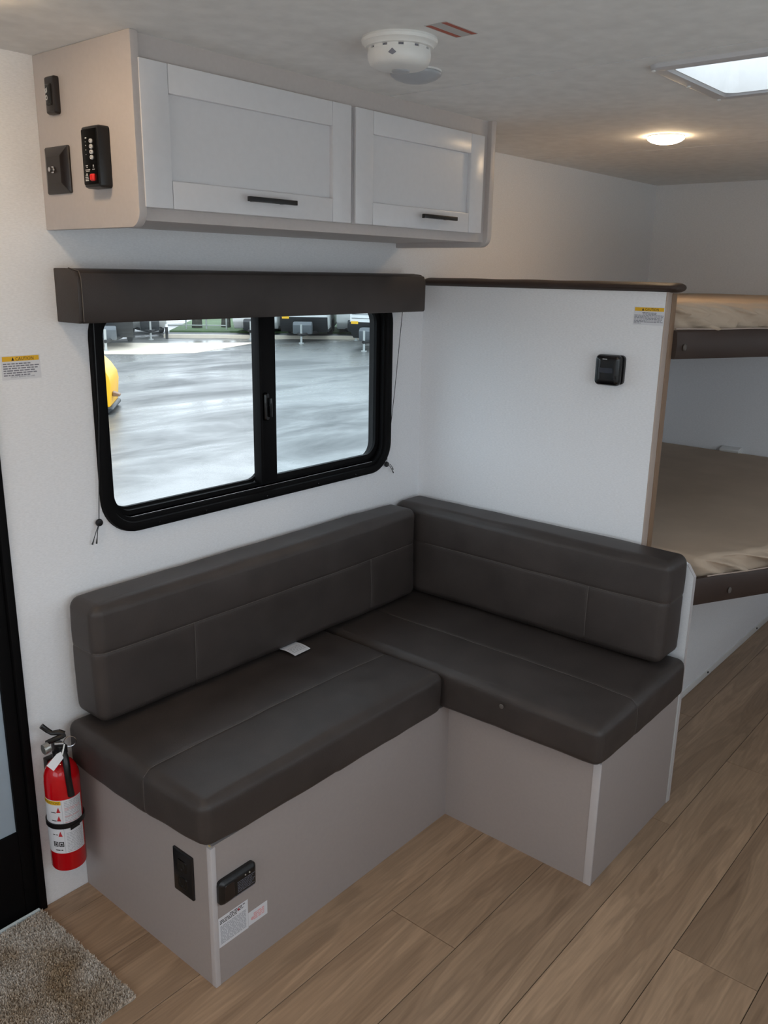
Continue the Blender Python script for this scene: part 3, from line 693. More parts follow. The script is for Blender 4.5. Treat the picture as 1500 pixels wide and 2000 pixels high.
# labels under the alarm
f = Flat((-1.3625, BD, .0985), (1, 0, 0), (0, 0, 1))
t = thing('instruction_label', (-1.32, BD, .0985), 'white printed instruction label under the gas alarm', 'sticker')
part('paper', f.rect(BM(), 0, .0855, 0, .078, 0, .0004), PAPER, t, smooth=False)
bm = BM(); rng = random.Random(5)
for z, c0, c1 in ((.0725, .38, .9), (.0685, .05, .8), (.0645, .05, .86), (.0605, .05, .62)):
    for a, b in wordlines(rng, .0855*c0, .0855*c1, .003, 1): f.rect(bm, a, b, z, z+.0019, .0004, .0006)
part('heading', bm, INK, t, smooth=False)
bm = BM()
for k in range(13):
    z = .053-k*.0038
    for a, b in wordlines(rng, .005, .0815, .003, .97): f.rect(bm, a, b, z, z+.0022, .0004, .0006)
part('fine_print', bm, INKL, t, smooth=False)
bm = BM(); f.rect(bm, .056, .0605, .066, .071, .0006, .0008); part('red_mark', bm, INKR, t, smooth=False)
f = Flat((-1.2765, BD, .1015), (1, 0, 0), (0, 0, 1))
t = thing('inspection_label', (-1.25, BD, .1015), 'small white label with faint pink stamp beside the instruction label', 'sticker')
part('paper', f.rect(BM(), 0, .058, 0, .036, 0, .0004), PAPER, t, smooth=False)
bm = BM()
for k in range(4):
    for a, b in wordlines(rng, .016, .048, .004, 1): f.rect(bm, a, b, .024-k*.005, .0275-k*.005, .0004, .0006)
cyl(bm, f, .012, .015, .0045, .0045, .0004, .0006, 14); part('pink_stamp', bm, PINK, t, smooth=False)

# ------------------------------------------------------------------ cushions
def lattice(a, b, step, extra=()):
    n = max(2, int(round((b-a)/step))); L = [a+(b-a)*i/n for i in range(n+1)]
    for e in extra:
        for d in (-.012, -.007, -.0045, -.0025, 0, .0025, .0045, .007, .012):
            if a+.002 < e+d < b-.002: L.append(e+d)
    L = sorted(L); out = [L[0]]
    for q in L[1:]:
        if q-out[-1] > .0012: out.append(q)
    out[-1] = b; return out
class Cushion:
    def __init__(s, lo, hi, r, step, seams=(), puff=(0, 0, 0), lump=.002, seed=0, post=None, lscale=6):
        s.lo = Vector(lo); s.hi = Vector(hi); s.r = r; s.c = (s.lo+s.hi)/2; s.h = (s.hi-s.lo)/2
        s.seams = seams; s.puff = puff; s.lump = lump; s.seed = seed; s.post = post; s.ls = lscale; s.step = step
    def map(s, P):
        q = Vector([max(-s.h[i]+s.r, min(s.h[i]-s.r, P[i]-s.c[i])) for i in range(3)])
        d = (P-s.c)-q
        n = d.normalized() if d.length > 1e-9 else Vector((0, 0, 1))
        R = q+n*s.r
        u = [(P[i]-s.c[i])/s.h[i] for i in range(3)]
        for i in range(3):                      # gentle crown on each pair of faces
            j, k = (i+1) % 3, (i+2) % 3
            if abs(n[i]) > .2: R[i] += (1 if n[i] > 0 else -1)*s.puff[i]*(1-u[j]**4)*(1-u[k]**4)*abs(n[i])
        v = noise.noise((P*s.ls+Vector((s.seed*7.3, 1.7, s.seed)))) + .5*noise.noise(P*s.ls*2.6+Vector((s.seed*3.1, 9, 4)))
        R += n*s.lump*v
        for ax, pos, cond in s.seams:
            if cond(P, n):
                R -= n*(.0014*math.exp(-((P[ax]-pos)/.0042)**2)+.0005*math.exp(-((P[ax]-pos)/.012)**2))
        R = R+s.c
        return s.post(R, u) if s.post else R
    def mesh(s):
        ex = [[p for a, p, c in s.seams if a == i] for i in range(3)]
        X = [lattice(s.lo[i], s.hi[i], s.step, ex[i]) for i in range(3)]
        for i in range(3):                      # denser near the rounded edges
            add = []
            for k in range(1, 5): add += [s.lo[i]+s.r*k/4, s.hi[i]-s.r*k/4]
            L = sorted(X[i]+add); o = [L[0]]
            for q in L[1:]:
                if q-o[-1] > .0012: o.append(q)
            o[-1] = s.hi[i]; X[i] = o
        bm = BM(); V = {}
        N = [len(q)-1 for q in X]
        def vert(i, j, k):
            t = (i, j, k)
            if t not in V: V[t] = bm.verts.new(s.map(Vector((X[0][i], X[1][j], X[2][k]))))
            return V[t]
        for ax in range(3):
            j, k = (ax+1) % 3, (ax+2) % 3
            for e in (0, N[ax]):
                for a in range(N[j]):
                    for b in range(N[k]):
                        def mk(aa, bb):
                            t = [0, 0, 0]; t[ax] = e; t[j] = aa; t[k] = bb; return vert(*t)
                        q = [mk(a, b), mk(a+1, b), mk(a+1, b+1), mk(a, b+1)]
                        if e == 0: q.reverse()
                        bm.faces.new(q)
        return bm
    def seamtube(s, pts, n=60):
        P = [Vector(p) for p in pts]; out = []
        for a, b in zip(P[:-1], P[1:]):
            m = max(2, int((b-a).length/.012))
            out += [s.map(a.lerp(b, i/m)) for i in range(m)]
        out.append(s.map(P[-1])); return tube(BM(), out, .00085, 5)
def cushion(name, label, group, cu, seams):
    bm = cu.mesh(); c = Vector(((cu.lo.x+cu.hi.x)/2, (cu.lo.y+cu.hi.y)/2, cu.lo.z))
    t = thing(name, c, label, 'cushion', group)
    part('cover', bm, LEATH, t, smooth=True)
    for p in seams: part('seam', cu.seamtube(p), THREAD, t, smooth=True)
    return t
SZ0, SZ1 = BH+.001, .492
# long seat cushion
ys = -.345
def post_long(R, u):
    # the front left corner sits a little proud and low, the left end bows out
    e = max(0, -u[0]-.75)/.25
    R.x -= .006*max(0, -u[0])*(1-u[1]**2)
    if u[2] < 0: R.z += .010*e*max(0, -u[1])*(-u[2]); R.z += .004*max(0, -u[1])*abs(u[2])*(u[0] < 0)
    R.z = max(R.z, SZ0)
    return R
cu = Cushion((-1.402, -.548, SZ0), (-.566, -.012, SZ1), .024, .012, seams=[(1, ys, lambda P, n: n.z > .3 or n.x < -.3)], puff=(.004, .004, .006), lump=.0026, seed=1, post=post_long)
cushion('seat_cushion', 'long dark brown seat cushion under the window', 'seat cushions', cu, [[(-1.402, ys, SZ0+.01), (-1.402, ys, SZ1), (-.566, ys, SZ1)]])
# short seat cushion
xs_ = -.352
def post_short(R, u):
    if u[2] < 0: R.z += .006*max(0, -u[1])*(-u[2])
    R.z -= .012*max(0, -u[1]-.2)*max(0, -u[0])*(u[2] > 0)
    R.z = max(R.z, SZ0)
    return R
cu = Cushion((-.5545, -1.022, SZ0), (-.014, -.012, SZ1), .024, .012, seams=[(0, xs_, lambda P, n: n.z > .3 or n.y < -.3)], puff=(.004, .004, .006), lump=.0026, seed=2, post=post_short)
sc = cushion('seat_cushion', 'short dark brown seat cushion against the partition', 'seat cushions', cu, [[(xs_, -1.022, SZ0+.01), (xs_, -1.022, SZ1), (xs_, -.17, SZ1)]])
bm = BM(); lathe(bm, [(.0055, -.001), (.0068, .0006), (.006, .0022), (.002, .003)], (0, 0, 0), 18, 'x')
for v in bm.verts: v.co = Vector((-.5645-v.co.x, -.738+v.co.y, .455+v.co.z))
part('snap_button', bm, THREAD, sc)
# back cushions
BZ0, BZ1 = .503, .806
def post_bl(R, u):
    tz = (R.z-BZ0)/(BZ1-BZ0); R.y -= .004*(1-tz)*(u[1] < 0)
    return R
vx = (-1.095, -.405)
cu = Cushion((-1.372, -.128, BZ0), (-.164, -.008, BZ1), .026, .012, seams=[(2, .688, lambda P, n: n.y < -.3 or n.x < -.3)]+[(0, v, lambda P, n: n.y < -.3 and P.z < .688) for v in vx], puff=(.003, .008, .004), lump=.003, seed=3, post=post_bl, lscale=5)
cushion('back_cushion', 'long dark brown back cushion along the window wall', 'back cushions', cu, [[(-1.372, -.01, .688), (-1.372, -.128, .688), (-.164, -.128, .688)]]+[[(v, -.128, BZ0+.02), (v, -.128, .688)] for v in vx])
def post_br(R, u):
    tz = (R.z-BZ0)/(BZ1-BZ0); R.x -= .012*(1-tz)*(u[0] < 0)
    return R
cu = Cushion((-.138, -.992, BZ0), (-.008, -.008, BZ1), .026, .012, seams=[(2, .686, lambda P, n: n.x < -.3 or n.y < -.3), (1, -.757, lambda P, n: n.x < -.3 and P.z < .686)], puff=(.008, .003, .004), lump=.003, seed=4, post=post_br, lscale=5)
cushion('back_cushion', 'short dark brown back cushion leaning on the partition', 'back cushions', cu, [[(-.008, -.992, .686), (-.138, -.992, .686), (-.138, -.15, .686)], [(-.138, -.757, BZ0+.02), (-.138, -.757, .686)]])
# paper tag sticking out between seat and back
bm = BM(); n = 8; A = Vector((-.789, -.108, .504)); U = Vector((.064, .003, .000)); Vv = Vector((.003, -.074, -.001)); g0 = []
for k in range(2):
    g0.append([[bm.verts.new(A+U*(i/n)+Vv*(j/n)+Vector((0, 0, .004*math.sin(math.pi*j/n)+k*.0012))) for j in range(n+1)] for i in range(n+1)])
for i in range(n):
    for j in range(n):
        bm.faces.new((g0[1][i][j], g0[1][i][j+1], g0[1][i+1][j+1], g0[1][i+1][j])); bm.faces.new((g0[0][i][j], g0[0][i+1][j], g0[0][i+1][j+1], g0[0][i][j+1]))
for i in range(n):
    for a in (0, n): bm.faces.new((g0[0][i][a], g0[0][i+1][a], g0[1][i+1][a], g0[1][i][a])); bm.faces.new((g0[0][a][i], g0[0][a][i+1], g0[1][a][i+1], g0[1][a][i]))
bmesh.ops.recalc_face_normals(bm, faces=bm.faces)
pt_ = thing('paper_tag', (-.755, -.145, .499), 'white paper tag lying on the long seat cushion', 'tag')
part('card', bm, PAPER, pt_)
bm = BM(); rng = random.Random(9)
for k in range(5):
    v = .5+k*.08
    for a, b in wordlines(rng, .1, .9, .05, 1):
        L = [A+U*q+Vv*vv+Vector((0, 0, .004*math.sin(math.pi*vv)+.0017)) for q, vv in ((a, v), (b, v), (b, v+.03), (a, v+.03))]
        bm.faces.new([bm.verts.new(p) for p in L])
part('print', bm, INKL, pt_, smooth=False)

# ------------------------------------------------------------------ fire extinguisher
ex_, ey_ = -1.450, -.060; ER = .0415
fe = thing('fire_extinguisher', (ex_, ey_, .138), 'red fire extinguisher strapped to the wall beside the long bench', 'fire extinguisher')
part('cylinder', lathe(BM(), [(.002, .139), (.034, .139), (.0395, .141), (ER, .146), (ER, .375), (.040, .391), (.0355, .405), (.028, .417), (.019, .424), (.013, .427), (.013, .431)], (ex_, ey_, 0), 56), REDP, fe)
tv = math.atan2(CAM.y-ey_, CAM.x-ex_)
def cyp(a, z, r=ER): return (ex_+r*math.cos(tv+a/ER), ey_+r*math.sin(tv+a/ER), z)
def cpatch(bm, a0, a1, z0, z1, r):
    n = max(1, int((a1-a0)/.003)); top = []; bot = []
    for i in range(n+1): bot.append(bm.verts.new(cyp(a0+(a1-a0)*i/n, z0, r))); top.append(bm.verts.new(cyp(a0+(a1-a0)*i/n, z1, r)))
    for i in range(n): bm.faces.new((bot[i], bot[i+1], top[i+1], top[i]))
    return bm
lb = part('label', cpatch(BM(), -.072, .046, .192, .338, ER+.0003), PAPER, fe, smooth=True, label='white instruction label')
part('yellow_header', cpatch(BM(), -.062, -.008, .326, .3365, ER+.0006), YELLOW, lb)
bm = BM(); put_text(bm, 'INSTRUCTIONS', lambda a, b: cyp(-.060+a, .328+b, ER+.0009), .0088, wide=.8); part('header_text', bm, INK, lb, smooth=False)
bm = BM(); rng = random.Random(11)
cpatch(bm, -.0065, -.0058, .192, .338, ER+.0006)
for z0, z1 in ((.262, .338), (.192, .252)):
    z = z1-.006
    while z > z0+.002:
        for a, b in wordlines(rng, -.001, .043, .003, .97): cpatch(bm, a, b, z, z+.0014, ER+.0006)
        z -= .0042
part('grey_print', bm, INKL, lb, smooth=False)
bm = BM()
for z in (.314, .310, .292, .276, .272): 
    for a, b in wordlines(rng, -.001, .042, .004, .9): cpatch(bm, a, b, z, z+.0018, ER+.0007)
part('red_print', bm, PINK, lb, smooth=False)
bm = BM()
def ctri(bm, pts): bm.faces.new([bm.verts.new(cyp(a, z, ER+.0007)) for a, z in pts])
for zc in (.312, .289, .246):
    ctri(bm, [(-.020, zc-.007), (-.010, zc-.007), (-.013, zc+.002), (-.0145, zc+.008), (-.0175, zc+.001)])
part('red_pictogram', bm, INKR, lb, smooth=False, kind='stuff')
bm = BM()
for zc in (.304, .282, .243): 
    for a, b in wordlines(rng, -.034, -.021, .004, 1): cpatch(bm, a, b, zc, zc+.002, ER+.0007)
for a0 in (-.020, -.034):
    for q in ((a0, a0+.0115, .222, .2245), (a0, a0+.0115, .211, .213), (a0, a0+.002, .213, .222), (a0+.0095, a0+.0115, .213, .222), (a0+.0035, a0+.008, .2145, .220)): cpatch(bm, *q, ER+.0007)
put_text(bm, 'A B C', lambda a, b: cyp(-.028+a, .199+b, ER+.0008), .006, wide=.9) if False else None
for a, b in wordlines(rng, -.030, -.012, .004, 1): cpatch(bm, a, b, .200, .2026, ER+.0007)
part('black_pictogram', bm, INK, lb, smooth=False, kind='stuff')
# strap and bracket
bm = loft(BM(), [[(ex_+(ER+d)*math.cos(2*math.pi*i/48), ey_+(ER+d)*math.sin(2*math.pi*i/48), z) for i in range(48)] for d, z in ((.0008, .2615), (.0035, .2615), (.0038, .268), (.0035, .2745), (.0008, .2745))], closed_profile=True)
part('strap', bm, BLACK, fe)
bm = BM(); d0 = tv+.45
loft(bm, [[(ex_+(ER+q)*math.cos(d0+a), ey_+(ER+q)*math.sin(d0+a), z) for a, z in ((-.25, .2560), (.25, .2600), (.25, .2705), (-.25, .2665))] for q in (.003, .0065)], caps=True); part('strap_buckle', bm, BLACK, fe)
part('wall_bracket', B(ex_-.012, ex_+.012, -.0186, 0, .17, .41, bev=.002), BLACK, fe)
bm = BM(); lathe(bm, [(.014, .428), (.016, .430), (.016, .448), (.012, .452), (.010, .462)], (ex_, ey_, 0), 24); box(bm, ex_-.011, ex_+.011, ey_-.022, ey_+.016, .446, .468, bev=.003)
part('valve_head', bm, BLACK, fe)
vdir = Vector((math.cos(tv), math.sin(tv), 0)); rdir = Vector((-vdir.y, vdir.x, 0)); e0 = Vector((ex_, ey_, 0)); Zu = Vector((0, 0, 1))
P = lambda r, v, z: e0+rdir*r+vdir*v+Zu*z
# squeeze lever and carry handle
part('lever', tube(BM(), [P(-.034, -.014, .513), P(-.022, -.012, .500), P(-.012, -.006, .494), P(.004, 0, .496), P(.016, .003, .492)], [.0065, .0062, .0058, .0075, .006], 10), BLACK, fe)
part('carry_handle', tube(BM(), [P(-.026, .0, .474), P(-.010, .004, .481), P(.010, .004, .487), P(.017, .002, .488)], [.006, .0065, .0065, .005], 10), BLACK, fe)
bm = BM(); tube(bm, [P(-.022, .008, .467), P(-.033, .014, .465)], .0128, 20); tube(bm, [P(-.033, .014, .465), P(-.0345, .0148, .465)], [.0128, .0108], 20); part('pressure_gauge', bm, ALU, fe)
pin = part('pull_ring', tube(BM(), [P(.026+.0140*math.cos(a), .012+.004*math.sin(a), .474+.0155*math.sin(a)) for a in [2*math.pi*i/28 for i in range(28)]], .0011, 6, True), CHROME, fe)
part('pin', tube(BM(), [P(-.008, .012, .474), P(.012, .0165, .474)], .0035, 10), CHROME, fe)
part('hose', tube(BM(), [P(.008, .018, .458), P(.012, .030, .444), P(.0135, .040, .425), P(.014, .0425, .40), P(.0165, .0425, .36), P(.0175, .0425, .348)], [.0075, .0082, .0082, .0075, .0078, .0082], 12), BLACK, fe)
tg = BM(); q0 = [P(-.030, .040, .437), P(-.016, .047, .424), P(.008, .036, .447), P(.004, .030, .461), P(-.006, .030, .457)]
A_ = [tg.verts.new(p) for p in q0]; B_ = [tg.verts.new(p+vdir*.0008) for p in q0]; tg.faces.new(A_[::-1]); tg.faces.new(B_)
for i in range(5): tg.faces.new((A_[i], A_[(i+1) % 5], B_[(i+1) % 5], B_[i]))
bmesh.ops.recalc_face_normals(tg, faces=tg.faces)
part('service_tag', tg, PAPER, fe, smooth=False, label='white paper tag')
part('tag_tie', tube(BM(), [P(.006, .033, .454), P(.010, .026, .465), P(.013, .018, .472)], .0018, 6), WHITEP, fe)

# ------------------------------------------------------------------ door mat
mt = thing('door_mat', (-1.80, -.21, 0), 'beige carpet remnant used as a mat at the door', 'mat')
MX0, MX1, MY0, MY1 = -2.15, -1.513, -.418, -.014
bm = BM(); nx, ny = 64, 42
G = [[bm.verts.new((MX0+(MX1-MX0)*i/nx+(.003*noise.noise((j*.5, 2, 0)) if i in (0, nx) else 0), MY0+(MY1-MY0)*j/ny+(.003*noise.noise((i*.5, 7, 0)) if j in (0, ny) else 0), .004+.0015*noise.noise((i*.9, j*.9, 0)))) for j in range(ny+1)] for i in range(nx+1)]
for i in range(nx):
    for j in range(ny): bm.faces.new((G[i][j], G[i+1][j], G[i+1][j+1], G[i][j+1]))
r_ = bmesh.ops.extrude_face_region(bm, geom=bm.faces[:]); 
for v in r_['geom']:
    if isinstance(v, bmesh.types.BMVert): v.co.z = .0003
bmesh.ops.recalc_face_normals(bm, faces=bm.faces)
part('backing', bm, CARPET, mt)
bm = BM(); rng = random.Random(21)
for k in range(52000):
    x = rng.uniform(-1.85, MX1+.002) if k < 44000 else rng.uniform(MX0, -1.85); y = rng.uniform(MY0-.001, MY1); h = rng.uniform(.005, .011); a = rng.uniform(0, 6.283); r = .0016
    tx, ty = rng.uniform(-.004, .004), rng.uniform(-.004, .004); c_, s_ = math.cos(a)*r, math.sin(a)*r
    bm.faces.new((bm.verts.new((x-c_, y-s_, .003)), bm.verts.new((x+c_, y+s_, .003)), bm.verts.new((x+tx+c_*.6, y+ty+s_*.6, .003+h)), bm.verts.new((x+tx-c_*.6, y+ty-s_*.6, .003+h))))
part('carpet_pile', bm, PILE, mt, smooth=False, kind='stuff')
bm = BM(); A0 = []
for i in range(40):
    x = MX0+(MX1-.004-MX0)*i/39; A0.append([(x, -.0125, .001), (x, -.016, .001), (x, -.018, .014+.003*noise.noise((x*9, 0, 0))), (x, -.0125, .016+.003*noise.noise((x*9, 0, 0)))])
part('plastic_edge', loft(bm, A0, caps=True), mat('pale_film', (196, 208, 212), .35, var=.03), mt)

# ------------------------------------------------------------------ bunks
SL = .51
def yf(x, y0, cap=.55): return y0-SL*min(max(x, 0), cap)
def bunk(name, label, y0, zf0, zf1, zm0, zm1, mlabel, seed, btn):
    t = thing(name, (.9, -.5, zf0), label, 'bunk')
    pts = [(.063, -.002), (XR-.002, -.002), (XR-.002, yf(9, y0)+.03), (.55, yf(.55, y0)+.03), (.063, yf(.063, y0)+.03)]
    part('platform', prism(BM(), pts, 'z', zf0+.02, zm0-.002), TAUPE, t, smooth=False)
    bm = BM(); loops = []
    xs = [.0145 if zf0 < 1 else .063] + [.1, .2, .3, .4, .5, .55, .7, 1.0, 1.4, XR-.002]
    for x in xs:
        y = yf(x, y0); o = .02; b = .003*noise.noise((x*5, seed, 0))
        loops.append([(x, y+o, zf0), (x, y+.002, zf0), (x, y-.002+b, zf0+.006), (x, y-.004+b, (zf0+zf1)/2), (x, y-.001+b, zf1-.006), (x, y+.004, zf1+b), (x, y+o, zf1+b)])
    part('fascia', loft(bm, loops, caps=True), BROWN, t, label='dark brown padded front edge')
    for x in btn:
        bm = BM(); y = yf(x, y0); lathe(bm, [(.009, 0), (.010, -.002), (.008, -.005), (.002, -.006)], (x, y-.003, zf0+.033), 18, 'y'); part('button', bm, THREAD, t)
    m0, m1 = .064, XR-.006
    def post(R, u):
        fy = (R.y+.9)/.9 if False else None
        tt = -R.y/1.0                                # 0 at wall, 1 at front
        R.y = tt*(yf(R.x, y0)+.030)
        # folds on the front side
        if tt > .9:
            f_ = min(1, (tt-.9)/.1); q = (R.x*1.0+ (R.z-zm0)*2.2)
            w_ = noise.noise((q*13, seed*3, R.z*4))+.7*noise.noise((q*27, seed*5, 1))
            R.y += .050*f_*(w_-abs(w_)*.4)*(1-abs(u[2])**6)*(1 if u[2] > -.3 else 0.2); R.z += .006*f_*w_*(u[2] > -.5)
        R.z += .006*noise.noise((R.x*2.2, R.y*2.2, seed))*(u[2] > 0)
        return R
    cu = Cushion((m0, -1.0, zm0), (m1, -.004, zm1), .028, .013, puff=(0, 0, .006), lump=.0015, seed=seed, post=post)
    mtt = tag(part('mattress', cu.mesh(), MATT, None, smooth=True), mlabel, 'mattress', 'bunk mattresses')
    # welt along the lower front edge
    return mtt
def welt(m, y0, z):
    pts = [(x, yf(x, y0)+.006, z+.002*noise.noise((x*7, 0, 0))) for x in [.066+.03*i for i in range(56)]]
    part('welt', tube(BM(), pts, .0022, 6), TAPUE, m)
m = bunk('lower_bunk', 'lower bunk with dark brown front edge', -.995, .642, .722, .690, .775, 'wrinkled tan mattress on the lower bunk', 5, (.135,))
welt(m, -.995, .725)
m = bunk('upper_bunk', 'upper bunk with dark brown front edge', -.824, 1.338, 1.419, 1.385, 1.492, 'wrinkled tan mattress on the upper bunk', 6, (.088,))
welt(m, -.824, 1.4215)
# panel closing the space below the lower bunk
up = tag(part('under_bunk_panel', B(.0305, XR-.001, -.775, -.763, .001, .644), WALL, None, smooth=False), 'white panel closing off the space under the lower bunk', 'panel')
part('base_trim', B(.0305, XR-.001, -.779, -.775, .001, .03, bev=.001), WHITEP, up)
for x in (.95, 1.56): 
    bm = BM(); lathe(bm, [(.004, 0), (.005, -.002), (.002, -.004)], (x, -.779, .018), 12, 'y'); part('screw', bm, BLACK, up)
# small white ledge on the rear wall just over the lower mattress
t = thing('wall_bracket_clip', (XR, -.49, .75), 'small white plastic clip on the rear wall over the lower mattress', 'clip')
part('clip_body', bevel_all(prism(BM(), [(XR, .755), (XR, .796), (XR-.02, .796), (XR-.05, .788), (XR-.05, .783), (XR-.03, .760)], 'y', -.545, -.455), .002, 1), WHITEP, t)

# ------------------------------------------------------------------ outside
GZ = -.75
bm = BM(); n_ = 48
vs = [bm.verts.new((150*math.cos(2*math.pi*i/n_), 150*math.sin(2*math.pi*i/n_), GZ)) for i in range(n_)]; bm.faces.new(vs)
struct('ground', bm, asphaltmat('wet_asphalt'))
struct('bounce_apron', B(-30, 30, -25, YR-.3, GZ+.001, GZ+.01), mat('pale_bounce_ground', (214, 212, 206), .7, var=.06, scale=2, detail=6))  # unseen pale ground added to bounce daylight up to the ceiling
CONC = mat('sandy_concrete', (206, 196, 178), .6, var=.08, scale=2, detail=6)
GRASS = mat('grass', (74, 98, 60), .9, var=.25, scale=1.2, detail=6)
ROADM = mat('damp_road', (92, 94, 96), .6, var=.1, scale=1)
TWHITE = mat('trailer_white', (236, 238, 236), .4, var=.03, scale=2)
TDARK = mat('trailer_charcoal', (34, 38, 41), .45, var=.1, scale=2)
TGREY = mat('trailer_grey', (84, 90, 94), .5, var=.06, scale=2)
TYRE = mat('tyre', (22, 22, 23), .8, var=.1)
YEL = mat('machine_yellow', (246, 186, 30), .4, var=.05, scale=3)
TREEM = mat('bark', (84, 78, 70), .9, var=.2, scale=6)
struct('concrete_strip', prism(BM(), [(8.5, 22.0), (11.01, 19.95), (11.97, 19.16), (13.25, 18.51), (16.02, 19.73), (17.2, 20.3), (14.4, 22.2), (12.4, 24.0), (9, 27)], 'z', GZ+.001, GZ+.008), CONC)
kd = Vector((18.3-15.6, 22.0-24.6, 0)).normalized(); kn = Vector((-kd.y, kd.x, 0))
k0 = Vector((16.4, 23.5, GZ))
def strip(nm, a0, a1, d0, d1, z0, z1, m):
    p = [k0+kd*a+kn*d for a, d in ((a0, d0), (a1, d0), (a1, d1), (a0, d1))]
    return struct(nm, prism(BM(), [(q.x, q.y) for q in p], 'z', z0, z1), m)
strip('kerb', -.5, 30, 0, .18, GZ, GZ+.12, CONC)
strip('lane', -.5, 30, .18, 1.5, GZ, GZ+.10, ROADM)
strip('lawn', -.5, 40, 1.5, 30, GZ, GZ+.16, GRASS)
fe_ = thing('chain_link_fence', k0+kn*2.4+Vector((0, 0, .16)), 'grey chain link fence on the lawn seen through the window', 'fence')
STEEL = mat('galvanised', (170, 174, 172), .5, .3, var=.05)
for i in range(-1, 3):
    q = k0+kn*2.4+kd*(i*.75); part('post', tube(BM(), [(q.x, q.y, GZ+.15), (q.x, q.y, GZ+1.75)], .03, 8), STEEL, fe_)
for z in (.30, 1.7):
    a = k0+kn*2.4-kd*.75; b = k0+kn*2.4+kd*1.5; part('rail', tube(BM(), [(a.x, a.y, GZ+z), (b.x, b.y, GZ+z)], .02, 6), STEEL, fe_)
for i, (x, y, r, lb_) in enumerate(((18.86, 25.6, .16, 'left bare tree trunk behind the fence'), (19.95, 25.2, .15, 'right bare tree trunk behind the fence'))):
    bm = tube(BM(), [(x, y, GZ+.14), (x+.03, y, GZ+1), (x-.05, y+.05, GZ+2.4), (x, y, GZ+4)], [r*1.3, r, r*.9, r*.7], 10)
    tag(part('tree_trunk', bm, TREEM, None, smooth=True), lb_, 'tree')
bl = thing('bollard', (15.85, 23.4, GZ), 'thin dark post with a pale cap by the kerb', 'post')
part('shaft', tube(BM(), [(15.85, 23.4, GZ), (15.85, 23.4, GZ+.40)], .05, 12), BLACK, bl); part('cap', tube(BM(), [(15.85, 23.4, GZ+.40), (15.85, 23.4, GZ+.5)], [.06, .045], 12), WHITEP, bl)
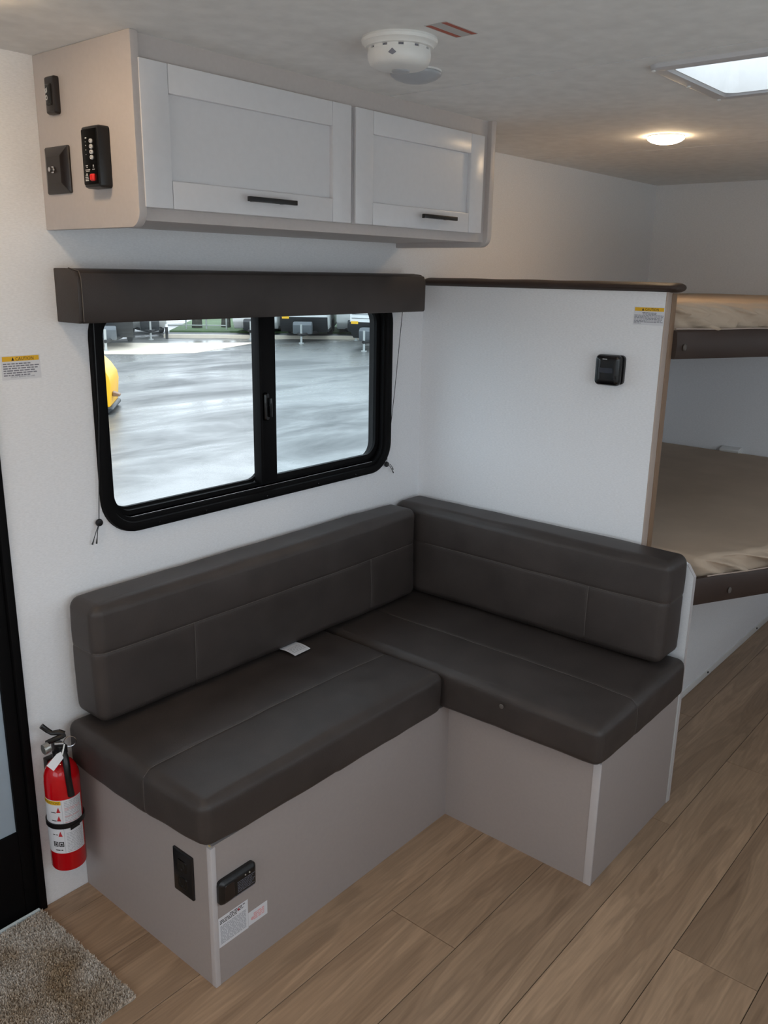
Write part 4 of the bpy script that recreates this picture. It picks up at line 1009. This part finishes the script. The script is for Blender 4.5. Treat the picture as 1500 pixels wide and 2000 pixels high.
def trailer(label, x, y, rz, W=2.3, L=6.0, dark=True, boxc=TGREY, wheel=.45):
    """front faces local -X, origin on the ground at the jack"""
    t = thing('travel_trailer', (x, y, GZ), label, 'trailer', 'trailers parked across the lot', rz=rz)
    f0 = .95; hw = W/2; c, s_ = math.cos(rz), math.sin(rz)
    pr_ = [(f0+.40, .30), (f0+.10, .55), (f0, .85), (f0, 1.7), (f0+.15, 2.4), (f0+.5, 2.7), (f0+L, 2.75), (f0+L, .30)]
    part('body', bevel_all(prism(BM(), pr_, 'y', -hw, hw), .06, 2), TWHITE, t, local=True)
    if dark:
        bm = prism(BM(), [(f0+.36, .30), (f0+.06, .55), (f0-.02, .82), (f0+.10, .82), (f0+.2, .55), (f0+.5, .30)], 'y', -hw-.01, hw+.01); part('front_cap', bm, TDARK, t, local=True)
        part('decal', B(f0-.03, f0-.012, hw-.30, hw-.06, .76, .84), YELLOW, t, local=True)
    for k in range(4): part('siding_rib', B(f0-.014, f0+.01, -hw+.08, hw-.08, .93+k*.12, .945+k*.12), TGREY, t, local=True)
    part('side_skirt', B(f0+.55, f0+L-.1, -hw-.012, hw+.012, .29, .38), TDARK, t, local=True)
    bm = BM(); tube(bm, [(0, 0, .28), (f0+.5, .45, .30)], .05, 8); tube(bm, [(0, 0, .28), (f0+.5, -.45, .30)], .05, 8); part('tongue', bm, TYRE, t, local=True)
    bm = BM(); tube(bm, [(.05, 0, .02), (.05, 0, .62)], .035, 10); tube(bm, [(.05, 0, 0), (.05, 0, .03)], .09, 12); part('jack', bm, STEEL, t, local=True)
    part('tank_cover', bevel_all(prism(BM(), [(.42, .28), (.38, .58), (.48, .68), (.74, .68), (.82, .58), (.82, .28)], 'y', -.32, .32), .04, 2), boxc, t, local=True)
    for xx in (f0+L*wheel, f0+L*wheel+.78):
        for s in (-1, 1):
            bm = lathe(BM(), [(.05, -.1), (.24, -.1), (.31, -.07), (.32, 0), (.31, .07), (.24, .1), (.16, .06), (.05, .06)], (xx, s*(hw-.06), .32), 20, 'y'); part('wheel', bm, TYRE, t, local=True)
    part('side_window', B(f0+1.2, f0+2.2, -hw-.01, -hw+.01, 1.45, 2.1, bev=.01), TDARK, t, local=True)
    return t
trailer('white trailer with dark lower front at the left edge of the window', 11.7, 20.6, 1.0, W=1.6)
trailer('narrow white trailer just right of the leftmost trailer', 15.2, 23.4, 1.0, W=1.2, dark=False, boxc=TDARK)
trailer('white trailer with a dark tank cover behind the window stile', 17.9, 21.4, .7, W=1.6, dark=False, boxc=TDARK)
trailer('white and charcoal trailer seen through the left half of the right pane', 18.1, 19.1, .7, W=1.6)
trailer('plain white trailer between the two charcoal fronted trailers', 20.5, 18.8, .7, W=1.5, dark=False, boxc=TDARK)
trailer('white and charcoal trailer at the right edge of the window', 17.45, 15.75, .35, W=1.7)
# yellow machine at the left edge
ym = thing('yellow_machine', (4.6, 11.0, GZ), 'yellow machine body just inside the left edge of the window', 'machine')
Y = Vector((5.41, 10.67, GZ)); ya = Vector((-.77, .64, 0))     # its length runs off to the left
def ybody(bm, prof, d0, d1):
    A = [bm.verts.new(Y+ya*(-p[0])+Vector((.64, .77, 0))*d0+Vector((0, 0, p[1]))) for p in prof]; Bv = [bm.verts.new(Y+ya*(-p[0])+Vector((.64, .77, 0))*d1+Vector((0, 0, p[1]))) for p in prof]; n = len(prof)
    fs = [bm.faces.new(A), bm.faces.new(Bv[::-1])]+[bm.faces.new((A[i], Bv[i], Bv[(i+1) % n], A[(i+1) % n])) for i in range(n)]
    bmesh.ops.recalc_face_normals(bm, faces=fs); return bm
part('body', bevel_all(ybody(BM(), [(-1.6, .12), (.06, .12), (.09, .50), (.07, .62), (-.02, .76), (-.16, .90), (-.4, 1.1), (-1.6, 1.15)], 0, 1.1), .03, 2), YEL, ym)
part('base_plate', bevel_all(ybody(BM(), [(-1.55, 0), (.02, 0), (.11, .07), (.08, .125), (-1.55, .125)], -.03, 1.13), .02, 1), TDARK, ym)
part('tow_arm', bevel_all(ybody(BM(), [(.08, .27), (.20, .27), (.20, .31), (.08, .35)], .2, .35), .01, 1), TAN, ym)
